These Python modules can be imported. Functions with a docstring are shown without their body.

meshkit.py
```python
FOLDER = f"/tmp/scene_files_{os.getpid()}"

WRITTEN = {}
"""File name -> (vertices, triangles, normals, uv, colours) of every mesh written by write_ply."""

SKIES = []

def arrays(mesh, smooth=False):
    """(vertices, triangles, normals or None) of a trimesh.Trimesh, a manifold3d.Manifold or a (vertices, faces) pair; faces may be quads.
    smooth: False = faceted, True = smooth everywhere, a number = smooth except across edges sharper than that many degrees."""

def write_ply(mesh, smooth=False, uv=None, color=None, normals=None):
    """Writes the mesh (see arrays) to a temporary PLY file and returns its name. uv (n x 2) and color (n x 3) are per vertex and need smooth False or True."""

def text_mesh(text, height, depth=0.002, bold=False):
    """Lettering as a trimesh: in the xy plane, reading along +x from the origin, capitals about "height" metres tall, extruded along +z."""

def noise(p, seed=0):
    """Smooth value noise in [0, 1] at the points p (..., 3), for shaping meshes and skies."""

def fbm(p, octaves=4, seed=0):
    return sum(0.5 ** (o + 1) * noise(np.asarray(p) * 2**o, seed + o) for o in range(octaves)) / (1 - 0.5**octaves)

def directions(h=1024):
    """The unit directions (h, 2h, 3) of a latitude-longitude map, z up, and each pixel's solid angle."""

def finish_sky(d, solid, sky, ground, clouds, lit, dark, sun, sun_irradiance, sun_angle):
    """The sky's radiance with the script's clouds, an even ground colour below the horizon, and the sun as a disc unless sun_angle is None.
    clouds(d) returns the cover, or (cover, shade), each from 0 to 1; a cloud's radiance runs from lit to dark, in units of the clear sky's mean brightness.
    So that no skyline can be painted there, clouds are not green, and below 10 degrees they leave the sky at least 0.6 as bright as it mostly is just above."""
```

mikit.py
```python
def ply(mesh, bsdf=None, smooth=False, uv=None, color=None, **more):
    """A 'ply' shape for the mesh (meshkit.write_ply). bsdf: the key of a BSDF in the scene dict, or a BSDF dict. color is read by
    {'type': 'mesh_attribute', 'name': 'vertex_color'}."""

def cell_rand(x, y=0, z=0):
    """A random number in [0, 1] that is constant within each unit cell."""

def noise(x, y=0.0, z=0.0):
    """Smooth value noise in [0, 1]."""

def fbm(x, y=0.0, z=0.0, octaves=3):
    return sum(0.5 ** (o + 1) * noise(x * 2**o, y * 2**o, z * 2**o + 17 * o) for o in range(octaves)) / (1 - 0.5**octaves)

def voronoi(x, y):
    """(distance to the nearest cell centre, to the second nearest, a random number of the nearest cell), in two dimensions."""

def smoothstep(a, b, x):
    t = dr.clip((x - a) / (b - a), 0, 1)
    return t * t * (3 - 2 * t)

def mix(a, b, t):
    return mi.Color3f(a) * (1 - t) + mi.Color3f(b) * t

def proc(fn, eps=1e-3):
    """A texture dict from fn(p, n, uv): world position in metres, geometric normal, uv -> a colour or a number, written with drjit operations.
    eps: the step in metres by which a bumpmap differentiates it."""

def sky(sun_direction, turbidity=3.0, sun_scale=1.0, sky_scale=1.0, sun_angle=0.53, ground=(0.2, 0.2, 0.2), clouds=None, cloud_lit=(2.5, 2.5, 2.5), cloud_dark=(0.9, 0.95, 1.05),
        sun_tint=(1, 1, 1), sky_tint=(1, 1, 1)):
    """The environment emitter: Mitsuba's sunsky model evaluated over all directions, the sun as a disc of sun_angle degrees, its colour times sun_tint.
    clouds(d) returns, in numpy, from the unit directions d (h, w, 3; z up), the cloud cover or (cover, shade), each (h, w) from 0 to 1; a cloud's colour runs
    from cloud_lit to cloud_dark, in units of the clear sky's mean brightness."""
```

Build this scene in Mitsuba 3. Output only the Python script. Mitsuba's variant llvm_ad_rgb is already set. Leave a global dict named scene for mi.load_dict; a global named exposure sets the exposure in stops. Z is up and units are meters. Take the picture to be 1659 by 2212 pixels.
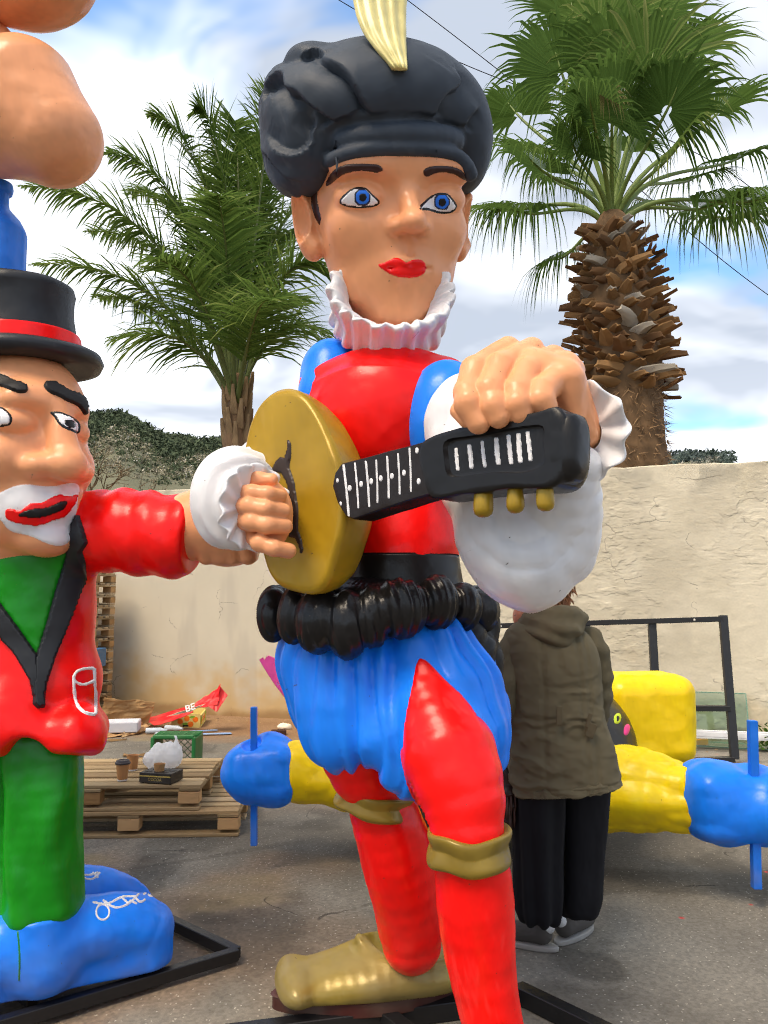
import math
import numpy as np, trimesh, drjit as dr, mitsuba as mi
import mikit, meshkit
from scipy.interpolate import PchipInterpolator, CubicSpline
from scipy.spatial import Delaunay
import shapely
from shapely.geometry import Polygon, Point

T = mi.ScalarTransform4f
scene, labels = {}, {}
# ------------------------------------------------------------------ camera, sky, exposure
EYE = np.array([0.0, 0.0, 1.55])          # a phone held at eye height
PITCH, F = math.radians(6.4), 1724.0      # focal length for a picture 1659 x 2212
FWD = np.array([0, math.cos(PITCH), math.sin(PITCH)])
scene['camera'] = {'type': 'perspective', 'fov': 2 * math.degrees(math.atan(829.5 / F)), 'fov_axis': 'x', 'near_clip': 0.05, 'far_clip': 4000.0,
                   'to_world': T().look_at(origin=EYE.tolist(), target=(EYE + FWD).tolist(), up=[0, 0, 1])}


def clouds(d):
    z = np.maximum(d[..., 2], 0.0) + 0.22
    q = np.stack([d[..., 0] / z * 1.5 + 11.30, d[..., 1] / z * 1.5 + 29.38, np.full(z.shape, -24.5)], -1)
    w = meshkit.fbm(q * 1.3 + 5.2, 3, 11)
    n = meshkit.fbm(q + (w[..., None] - .5) * 1.1, 6, 4)
    cover = np.clip((n - 0.345) / 0.13, 0, 1)
    cover = cover * cover * (3 - 2 * cover)
    s = meshkit.fbm(q * 1.6 + (w[..., None] - .5) * 1.6 + 31.7, 5, 23)
    shade = np.clip((s - 0.33) / 0.26, 0, 1)
    low = np.clip(d[..., 2] / 0.30, 0, 1)
    return np.maximum(cover, .35 * (1 - low)), shade * (0.55 + .45 * low)


scene['sky'] = mikit.sky([-0.36, -0.46, 0.81], turbidity=3, sun_scale=0.44, sky_scale=1.25, sun_angle=26, clouds=clouds,
                         cloud_lit=(2.1, 2.15, 2.25), cloud_dark=(.85, .95, 1.12), ground=(.16, .15, .14), sky_tint=(.82, 1.06, 1.12))
exposure = 2.65

# ------------------------------------------------------------------ materials (few, shared: uv.x picks a paint of the palette, uv.y its tone)
PALETTE = []          # three colours each: a surface's darkest, middle and lightest paint
PAL = {}


def palette_color(p, n, uv):
    i = mi.UInt32(dr.clip(uv.x, 0, len(PALETTE) - 1)) * 3
    c0, c1, c2 = (dr.gather(mi.Color3f, PAL['c'], i + k) for k in range(3))
    a, b = dr.clip(uv.y * 2, 0, 1), dr.clip(uv.y * 2 - 1, 0, 1)
    return c0 + (c1 - c0) * a + (c2 - c1) * b


VC = mikit.proc(palette_color)


def brushed_color(p, n, uv):
    """brush marks, thin spots, small chips and yard dust on the painted figures"""
    c = palette_color(p, n, uv)
    streak = mikit.fbm(p.x * 34 + p.z * 6, p.y * 34, p.z * 7 + p.x * 3, 3)
    patch = mikit.fbm(p.x * 3.1, p.y * 3.1, p.z * 2.3, 3)
    c = c * (.90 + .16 * streak) * (.93 + .14 * patch)
    thin = mikit.smoothstep(.60, .75, streak) * mikit.smoothstep(.5, .7, patch)
    c = mikit.mix(c, mi.Color3f(.62, .58, .52), thin * .025)
    f1, f2, w = mikit.voronoi(p.x * 17 + p.y * 9, p.z * 17 + p.y * 5)
    chip = mikit.smoothstep(.055, .03, f1 + .03 * streak) * mi.Float(w > .90)
    c = mikit.mix(c, mi.Color3f(.05, .035, .025), chip * .75)
    dust = mikit.smoothstep(.55, .0, p.z) * mikit.smoothstep(.35, .7, mikit.fbm(p.x * 6, p.y * 6, p.z * 6, 3))
    return mikit.mix(c, mi.Color3f(.22, .18, .13), dust * .30)


def gloss(p, n, uv):
    return .20 + .22 * mikit.fbm(p.x * 5, p.y * 5, p.z * 5, 3)


BR = mikit.proc(brushed_color)


def paint_index(c0, c1, c2):
    row = [[min(max(float(x), .002), .95) for x in c] for c in (c0, c1, c2)]
    if row not in PALETTE:
        PALETTE.append(row)
    return PALETTE.index(row)




def lumps(p, n, uv):
    return mikit.fbm(p.x * 10, p.y * 10, p.z * 10, 2) * 1.0 + mikit.noise(p.x * 38, p.y * 38, p.z * 38) * .10 + mikit.noise(p.x * 170, p.y * 170, p.z * 170) * .018


def weave(p, n, uv):
    return mikit.fbm(p.x * 60, p.y * 60, p.z * 25, 3) + .25 * mikit.noise(p.x * 500, p.y * 500, p.z * 500)


def pr(**k):
    return {'type': 'principled', 'base_color': VC, **k}


def bump(b, fn, s, eps=2e-3):
    return {'type': 'twosided', 'bsdf': {'type': 'bumpmap', 'texture': mikit.proc(fn, eps), 'scale': s, 'bsdf': b}}


scene['paint'] = bump(dict(pr(), base_color=BR, roughness=mikit.proc(gloss), specular=.28, clearcoat=.10, clearcoat_gloss=.9), lumps, .008)
scene['satin'] = bump(dict(pr(roughness=.44, specular=.36), base_color=BR), lumps, .007)
scene['flat'] = bump(dict(pr(roughness=.58, specular=.3), base_color=BR), lumps, .006)
scene['gold'] = bump(dict(pr(roughness=.34, specular=.4, metallic=.18), base_color=BR), lumps, .007)
scene['cloth'] = bump(pr(roughness=.85, specular=.15, sheen=.3), weave, .006)
scene['matte'] = {'type': 'twosided', 'bsdf': pr(roughness=.8, specular=.2)}
scene['steel'] = {'type': 'twosided', 'bsdf': pr(roughness=.4, specular=.5)}


def grain(p, n, uv):
    return mikit.fbm(p.x * 9 + p.z * 3, p.y * 70, p.z * 90, 3)


scene['wood'] = bump(pr(roughness=.75, specular=.2), grain, .004)
scene['leaf'] = {'type': 'twosided', 'bsdf': pr(roughness=.42, specular=.35)}
scene['leaf_thin'] = {'type': 'principledthin', 'base_color': VC, 'roughness': .45, 'diff_trans': 1.0, 'spec_trans': 0.0, 'eta': 1.4}
scene['film'] = {'type': 'principledthin', 'base_color': VC, 'roughness': .35, 'diff_trans': 1.1, 'spec_trans': 0.0, 'eta': 1.4}
scene['pane'] = {'type': 'thindielectric', 'int_ior': 1.5, 'specular_transmittance': {'type': 'rgb', 'value': [.62, .78, .70]}}


# ------------------------------------------------------------------ placing helpers
def ray(px, py):
    a, b = (np.asarray(px, float) - 829.5) / F, (1106.0 - np.asarray(py, float)) / F
    return np.stack([a, math.cos(PITCH) - b * math.sin(PITCH), math.sin(PITCH) + b * math.cos(PITCH)], -1)


def P(px, py, Y):
    d = ray(px, py)
    return EYE + d * (np.asarray(Y, float) / d[..., 1])[..., None]


def S(px, py, Y):
    """metres per photograph pixel there"""
    return float(Y / ray(px, py)[1] / F)


def G(px, py, z=0.0):
    d = ray(px, py)
    return EYE + d * ((z - EYE[2]) / d[2])


def J(px, py, Y, r):
    return P(px, py, Y), S(px, py, Y) * r


def project(v):
    q = np.asarray(v) - EYE
    w = q @ FWD
    up = np.array([0, -math.sin(PITCH), math.cos(PITCH)])
    return np.stack([829.5 + F * q[:, 0] / w, 1106 - F * (q @ up) / w], -1)


def unit(a):
    a = np.asarray(a, float)
    return a / np.maximum(np.linalg.norm(a, axis=-1, keepdims=True), 1e-12)


def view_frame(px, py, yaw=0, pitch=0, roll=0):
    """rows: right, forward (towards the viewer), up; yaw turns to the viewer's right, pitch lifts the forward direction"""
    f = -unit(ray(px, py))
    r = unit(np.cross([0, 0, 1.0], f))
    u = np.cross(f, r)
    y, p, q = (math.radians(t) for t in (yaw, pitch, roll))
    r1, f1 = r * math.cos(y) - f * math.sin(y), f * math.cos(y) + r * math.sin(y)
    f2, u2 = f1 * math.cos(p) + u * math.sin(p), u * math.cos(p) - f1 * math.sin(p)
    return np.array([r1 * math.cos(q) - u2 * math.sin(q), f2, u2 * math.cos(q) + r1 * math.sin(q)])


# ------------------------------------------------------------------ signed distances and their meshes
def cap(a, b, ra, rb):
    a, b = np.asarray(a, float), np.asarray(b, float)
    ba = b - a
    L = max(ba @ ba, 1e-12)

    def f(p):
        t = np.clip((p - a) @ ba / L, 0, 1)
        return np.linalg.norm(p - a - t[:, None] * ba, axis=1) - (ra + (rb - ra) * t)
    return f


def ell(c, r, R=None):
    c, r = np.asarray(c, float), np.asarray(r, float)

    def f(p):
        q = p - c
        if R is not None:
            q = q @ R.T
        k0 = np.linalg.norm(q / r, axis=1)
        k1 = np.linalg.norm(q / (r * r), axis=1)
        return np.where(k0 < 1e-6, -r.min(), k0 * (k0 - 1) / np.maximum(k1, 1e-9))
    return f


def rbox(c, h, rad, R=None):
    c, h = np.asarray(c, float), np.asarray(h, float) - rad

    def f(p):
        q = p - c
        if R is not None:
            q = q @ R.T
        q = np.abs(q) - h
        return np.linalg.norm(np.maximum(q, 0), axis=1) + np.minimum(q.max(1), 0) - rad
    return f


def smin(a, b, k):
    h = np.clip(.5 + .5 * (b - a) / k, 0, 1)
    return b * (1 - h) + a * h - k * h * (1 - h)


def join(fs, k=0.02):
    def f(p):
        d = fs[0](p)
        for g in fs[1:]:
            d = smin(d, g(p), k)
        return d
    return f


def union(*fs):
    return lambda p: np.min([g(p) for g in fs], axis=0)


def cut(f, g, k=0.01):
    return lambda p: -smin(-f(p), g(p), k)


def both(f, g, k=.01):
    return lambda p: -smin(-f(p), -g(p), k)


def chain(js, k=0.02):
    return join([cap(js[i][0], js[i + 1][0], js[i][1], js[i + 1][1]) for i in range(len(js) - 1)], k)


def flow(js, n=20, k=.003):
    """a limb along a smooth curve through the joints"""
    c, r = np.array([j[0] for j in js]), np.array([j[1] for j in js])
    s = np.r_[0, np.cumsum(np.linalg.norm(np.diff(c, axis=0), axis=1))]
    t = np.linspace(0, s[-1], n)
    c2, r2 = CubicSpline(s, c)(t), PchipInterpolator(s, r)(t)
    return chain(list(zip(c2, r2)), k)


def half(o, n):
    """inside where (p - o).n < 0"""
    o, n = np.asarray(o, float), unit(n)
    return lambda p: (p - o) @ n


CORN = np.array([[i, j, k] for i in (0, 1) for j in (0, 1) for k in (0, 1)])
EDGES = [(a, b) for a in range(8) for b in range(a + 1, 8) if np.abs(CORN[a] - CORN[b]).sum() == 1]


def net(f, lo, hi, h, newton=1):
    """surface nets of f < 0 in the box, evaluated only near the surface"""
    lo, hi = np.asarray(lo, float), np.asarray(hi, float)
    B = 4
    nb = np.ceil((hi - lo) / h / B).astype(int) + 1
    bi = np.stack(np.meshgrid(*[np.arange(n) for n in nb], indexing='ij'), -1).reshape(-1, 3)
    dc = f(lo + (bi * B + (B - 1) / 2) * h)
    act = np.abs(dc) < B * h * .87 * 1.5
    vol = np.where(dc > 0, 1e3, -1e3).reshape(nb)
    vol = np.repeat(np.repeat(np.repeat(vol, B, 0), B, 1), B, 2)
    off = np.stack(np.meshgrid(*[np.arange(B)] * 3, indexing='ij'), -1).reshape(-1, 3)
    idx = (bi[act][:, None] * B + off[None]).reshape(-1, 3)
    for s in range(0, len(idx), 400000):
        c = idx[s:s + 400000]
        vol[c[:, 0], c[:, 1], c[:, 2]] = f(lo + c * h)
    s = vol < 0
    n = np.array(vol.shape) - 1
    cnt = sum(s[a:a + n[0], b:b + n[1], c:c + n[2]].astype(np.int8) for a, b, c in CORN)
    cells = np.argwhere((cnt > 0) & (cnt < 8))
    val = np.stack([vol[tuple((cells + c).T)] for c in CORN], 1)
    acc, num = np.zeros((len(cells), 3)), np.zeros((len(cells), 1))
    for a, b in EDGES:
        va, vb = val[:, a], val[:, b]
        m = (va < 0) != (vb < 0)
        t = np.where(m, va / np.where(m, va - vb, 1), 0)
        acc += np.where(m[:, None], CORN[a] + t[:, None] * (CORN[b] - CORN[a]), 0)
        num += m[:, None]
    v = lo + (cells + acc / num) * h
    ids = np.full(n, -1)
    ids[tuple(cells.T)] = np.arange(len(cells))
    faces = []
    for ax in range(3):
        b, c = (ax + 1) % 3, (ax + 2) % 3
        sl0, sl1 = [slice(None)] * 3, [slice(None)] * 3
        sl0[ax], sl1[ax] = slice(0, -1), slice(1, None)
        e = np.argwhere(s[tuple(sl0)] != s[tuple(sl1)])
        e = e[(e[:, b] > 0) & (e[:, c] > 0) & (e[:, b] < n[b]) & (e[:, c] < n[c])]
        q = []
        for db, dc_ in ((-1, -1), (0, -1), (0, 0), (-1, 0)):
            w = e.copy()
            w[:, b] += db
            w[:, c] += dc_
            q.append(ids[tuple(w.T)])
        q = np.stack(q, 1)
        flip = ~s[tuple(e.T)]
        q[flip] = q[flip][:, ::-1]
        faces.append(q)
    q = np.vstack(faces)
    q = q[(q >= 0).all(1)]
    for _ in range(newton):
        e = h * .3
        d0 = f(v)
        g = np.stack([f(v + np.eye(3)[i] * e) - d0 for i in range(3)], 1) / e
        g2 = np.maximum((g * g).sum(1), .2)
        v = v - g * (np.clip(d0, -h, h) / g2)[:, None]
    return trimesh.Trimesh(v, np.vstack([q[:, [0, 1, 2]], q[:, [0, 2, 3]]]), process=False)


def grown(js, m=0.05):
    c, r = np.array([j[0] for j in js]), np.array([j[1] for j in js])[:, None]
    return (c - r).min(0) - m, (c + r).max(0) + m


def push(mesh, fn):
    """moves the vertices along their normals by fn(v, n) metres"""
    n = vnormals(mesh)
    mesh.vertices = mesh.vertices + n * np.asarray(fn(mesh.vertices, n))[:, None]
    return mesh


def vnormals(mesh):
    v, f = np.asarray(mesh.vertices), np.asarray(mesh.faces)
    n = np.zeros_like(v)
    fn = np.cross(v[f[:, 1]] - v[f[:, 0]], v[f[:, 2]] - v[f[:, 0]])
    for k in range(3):
        np.add.at(n, f[:, k], fn)
    return unit(n)


# ------------------------------------------------------------------ lofts, boxes, paint on surfaces
def rings_mesh(rings, caps=True, closed=False):
    rings = np.asarray(rings, float)
    n, m = rings.shape[:2]
    v = rings.reshape(-1, 3)
    i, j = np.meshgrid(np.arange(n if closed else n - 1), np.arange(m), indexing='ij')
    a, b = i * m + j, i * m + (j + 1) % m
    i2 = (i + 1) % n
    c, d = i2 * m + (j + 1) % m, i2 * m + j
    f = np.concatenate([np.stack([a, b, c], -1).reshape(-1, 3), np.stack([a, c, d], -1).reshape(-1, 3)])
    if caps and not closed:
        v = np.vstack([v, rings[0].mean(0), rings[-1].mean(0)])
        k = np.arange(m)
        f = np.vstack([f, np.stack([(k + 1) % m, k, k * 0 + n * m], 1), np.stack([(n - 1) * m + k, (n - 1) * m + (k + 1) % m, k * 0 + n * m + 1], 1)])
    t = trimesh.Trimesh(v, f, process=False)
    if t.volume < 0:
        t.invert()
    return t


def spine(ctrl, n=40, m=48, ref=(0, 0, 1), disp=None, power=2.0, caps=True):
    """loft along a smooth curve: ctrl rows (point, side radius, other radius); disp(t, phi) multiplies the radii"""
    pts = np.array([c[0] for c in ctrl])
    ra, rb = np.array([c[1] for c in ctrl]), np.array([c[2] for c in ctrl])
    s = np.r_[0, np.cumsum(np.linalg.norm(np.diff(pts, axis=0), axis=1))]
    s /= s[-1]
    t = np.linspace(0, 1, n)
    c = CubicSpline(s, pts)(t) if len(pts) > 2 else pts[0] + t[:, None] * (pts[1] - pts[0])
    A, Bv = PchipInterpolator(s, ra)(t), PchipInterpolator(s, rb)(t)
    tan = unit(np.gradient(c, axis=0))
    ref = np.asarray(ref, float)
    u = unit(np.cross(tan, ref))
    w = np.cross(u, tan)
    ph = np.arange(m) * 2 * np.pi / m
    cs, sn = np.cos(ph), np.sin(ph)
    e = 2 / power
    cs, sn = np.sign(cs) * np.abs(cs) ** e, np.sign(sn) * np.abs(sn) ** e
    k = np.ones((n, m)) if disp is None else disp(t[:, None], ph[None, :]) * np.ones((n, m))
    rings = c[:, None] + (A[:, None] * cs[None] * k)[..., None] * u[:, None] + (Bv[:, None] * sn[None] * k)[..., None] * w[:, None]
    return rings_mesh(rings, caps)


BOX_S = np.repeat(np.array(np.meshgrid([-1, 1], [-1, 1], [-1, 1])).reshape(3, -1).T, 3, 0).astype(float)
BOX_K = np.tile(np.eye(3), (8, 1))
_hull = trimesh.convex.convex_hull(BOX_S * (.8 + .2 * BOX_K))
_map = np.linalg.norm(np.asarray(_hull.vertices)[:, None] - (BOX_S * (.8 + .2 * BOX_K))[None], axis=2).argmin(1)
BOX_F = _map[np.asarray(_hull.faces)]


def boxm(c, h, R=None, bev=0.004):
    """a box with chamfered edges; R rows are its axes"""
    h = np.asarray(h, float)
    b = min(bev, h.min() * .45)
    v = BOX_S * (h - b + BOX_K * b)
    if R is not None:
        v = v @ np.asarray(R)
    return trimesh.Trimesh(v + np.asarray(c), BOX_F, process=False)


def bar(a, b, w, t=None, up=(0, 0, 1), bev=.003):
    """a square tube from a to b"""
    a, b = np.asarray(a, float), np.asarray(b, float)
    x = unit(b - a)
    y = unit(np.cross(up, x)) if abs(x @ np.asarray(up, float)) < .99 else unit(np.cross([0, 1.0, 0], x))
    z = np.cross(x, y)
    return boxm((a + b) / 2, [np.linalg.norm(b - a) / 2, w / 2, (t or w) / 2], np.array([x, y, z]), bev)


def rod(a, b, ra, rb=None, n=12):
    rb = ra if rb is None else rb
    return spine([(np.asarray(a, float), ra, ra), (np.asarray(b, float), rb, rb)], 2, n, ref=[.31, .9, .3])


def cat(ms):
    return trimesh.util.concatenate(ms)


def lathe(prof, c, m=48, axis=None, squash=1.0):
    """profile rows (radius, height) about the vertical, or about axis (rows of a frame: x, y, z)"""
    ph = np.arange(m) * 2 * np.pi / m
    R = np.eye(3) if axis is None else np.asarray(axis)
    rings = [np.stack([r * np.cos(ph), r * squash * np.sin(ph), np.full(m, z)], 1) @ R + c for r, z in prof]
    return rings_mesh(rings)


def sheet(poly, step):
    """flat triangles (2-D points, faces, on the border?) filling a polygon"""
    if not isinstance(poly, (Polygon, shapely.MultiPolygon)):
        poly = Polygon(poly)
    poly = poly.buffer(0)
    if isinstance(poly, shapely.MultiPolygon):
        poly = max(poly.geoms, key=lambda g: g.area)
    edge = []
    for r in [poly.exterior, *poly.interiors]:
        k = max(8, int(r.length / step))
        edge += [r.interpolate(i / k, normalized=True).coords[0] for i in range(k)]
    x0, y0, x1, y1 = poly.bounds
    gx, gy = np.meshgrid(np.arange(x0 + step / 2, x1, step), np.arange(y0 + step / 2, y1, step))
    gp = np.stack([gx.ravel(), gy.ravel()], 1)
    inner = poly.buffer(-step * .55)
    if len(gp):
        gp = gp[shapely.contains_xy(inner, gp[:, 0], gp[:, 1])]
    pts = np.vstack([np.array(edge), gp])
    tri = Delaunay(pts).simplices
    cen = pts[tri].mean(1)
    tri = tri[shapely.contains_xy(poly.buffer(step * .02), cen[:, 0], cen[:, 1])]
    return pts, tri, np.arange(len(pts)) < len(edge)


def smooth_poly(pts, n=60, closed=True):
    p = np.asarray(pts, float)
    q = np.vstack([p, p[:1]]) if closed else p
    s = np.r_[0, np.cumsum(np.linalg.norm(np.diff(q, axis=0), axis=1))]
    return CubicSpline(s, q, bc_type='periodic' if closed else 'natural')(np.linspace(0, s[-1], n, endpoint=not closed))


TRACERS = {}


def cast(mesh, px):
    """where the sight lines of the photograph's points meet the mesh: points, normals, found"""
    v, f = np.asarray(mesh.vertices), np.asarray(mesh.faces)
    if id(mesh) not in TRACERS:
        sc_ = mi.load_dict({'type': 'scene', 'm': {'type': 'ply', 'filename': meshkit.write_ply(mesh, False)}})
        TRACERS[id(mesh)] = (mesh, sc_, vnormals(mesh))
    _, sc_, vn = TRACERS[id(mesh)]
    px = np.asarray(px, float)
    d = unit(ray(px[:, 0], px[:, 1]))
    si = sc_.ray_intersect_preliminary(mi.Ray3f(mi.Point3f(*EYE.tolist()), mi.Vector3f(np.ascontiguousarray(d.T))))
    ok = np.array(si.is_valid())
    k = np.where(ok, np.array(si.prim_index).astype(np.int64), 0)
    t = f[k]
    a, e1, e2 = v[t[:, 0]], v[t[:, 1]] - v[t[:, 0]], v[t[:, 2]] - v[t[:, 0]]
    n = np.cross(e1, e2)
    tt = ((a - EYE) * n).sum(1) / np.where(np.abs((d * n).sum(1)) < 1e-15, 1e-15, (d * n).sum(1))
    pos = EYE + d * np.where(ok, tt, 1)[:, None]
    uv = np.array(si.prim_uv).T
    u, w = uv[:, :1], uv[:, 1:]
    return pos, unit(vn[t[:, 0]] * (1 - u - w) + vn[t[:, 1]] * u + vn[t[:, 2]] * w), ok


def decal(mesh, poly, off=.003, step=4.0):
    """a film of paint with the outline poly (photograph points), laid on the mesh"""
    pts, tri, edge = sheet(Polygon(poly).buffer(step * .3) if not isinstance(poly, (Polygon, shapely.MultiPolygon)) else poly.buffer(step * .3), step)
    pos, nor, ok = cast(mesh, pts)
    tri = tri[ok[tri].all(1)]
    m = trimesh.Trimesh(pos + nor * np.where(edge, -off * .3, off)[:, None], tri, process=False)
    m.remove_unreferenced_vertices()
    n = m.face_normals
    if len(n) and (n * (m.triangles_center - EYE)).sum(1).mean() > 0:
        m.invert()
    return m


def stroke(pts, w, n=40, taper=0.0):
    """outline of a brush stroke along points, w wide"""
    c = smooth_poly(pts, n, closed=False) if len(pts) > 2 else np.linspace(pts[0], pts[1], n)
    g = unit(np.gradient(c, axis=0))
    nn = np.stack([-g[:, 1], g[:, 0]], 1)
    t = np.linspace(0, 1, n)
    k = (w / 2 * (1 - taper * np.abs(2 * t - 1) ** 2) * (.9 + .2 * np.sin(t * 23) * .5))[:, None]
    return Polygon(np.vstack([c + nn * k, (c - nn * k)[::-1]])).buffer(.3)


# ------------------------------------------------------------------ scene entries
def numbered(k):
    used = set(scene) | set(labels) | {x.rsplit('__', 1)[0] for x in scene if '__' in x} | {x.split('__')[0] for x in scene}
    if k not in used:
        return k
    i = 1
    while f'{k}_{i:03d}' in used:
        i += 1
    return f'{k}_{i:03d}'


def thing(name, label, cat_, group=None):
    k = numbered(name)
    labels[k] = {'label': label, 'category': cat_}
    if group:
        labels[k]['group'] = group
    return k


USED = {}


def add(key, mesh, color, mat='paint', smooth=True, var=.05, freq=9.0, label=None, kind=None, vcol=None):
    """one entry of the scene: key, or key_001 if it is taken"""
    if key in USED:
        USED[key] += 1
        key = f'{key}_{USED[key]:03d}'
    USED[key] = 0
    if not isinstance(mesh, trimesh.Trimesh):
        mesh = trimesh.Trimesh(*mesh, process=False)
    if smooth is not True and smooth is not False:
        mesh = trimesh.graph.smooth_shade(mesh, angle=np.radians(smooth), facet_minarea=None)
        smooth = True
    if not len(mesh.faces):
        raise ValueError('no faces: ' + key)
    v = np.asarray(mesh.vertices)
    if vcol is None:
        c = np.asarray(color, float)
        iu = paint_index(c * .5, c, c * 1.5)
        w = .5 + 2 * var * (2 * meshkit.fbm(v * freq, 3, 7) - 1)
        uv = np.stack([np.full(len(v), iu + .5), np.clip(w, 0, 1)], 1)
    else:
        uv = np.asarray(vcol, float)        # rows (paint, tone)
        uv = np.stack([uv[:, 0] + .5, np.clip(uv[:, 1], 0, 1)], 1)
    scene[key] = mikit.ply(mesh, mat, smooth=smooth, uv=uv)
    if label or kind:
        labels.setdefault(key, {})
        if label:
            labels[key]['label'] = label
        if kind:
            labels[key]['kind'] = kind
    return key


def solo(name, mesh, color, label, cat_, group=None, **k):
    """a thing of one mesh"""
    key = numbered(name)
    add(key, mesh, color, **k)
    labels.setdefault(key, {}).update(label=label, category=cat_)
    if group:
        labels[key]['group'] = group
    return key


rng = np.random.default_rng(12)
RED, BLUE, SKIN, WHITE, BLACK = (.87, .004, .003), (.008, .19, .85), (.74, .325, .155), (.68, .68, .70), (.007, .007, .008)
GOLD, GREEN, YELLOW, CHAR = (.22, .15, .022), (.004, .20, .005), (.80, .56, .003), (.013, .015, .019)
# ------------------------------------------------------------------ ground
WA, WB = np.array([4.31, 8.96]), np.array([-5.97, 12.40])
WU = unit(WB - WA)
WN = np.array([-WU[1], WU[0]])
if WN @ (EYE[:2] - WA) < 0:
    WN = -WN


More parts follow.
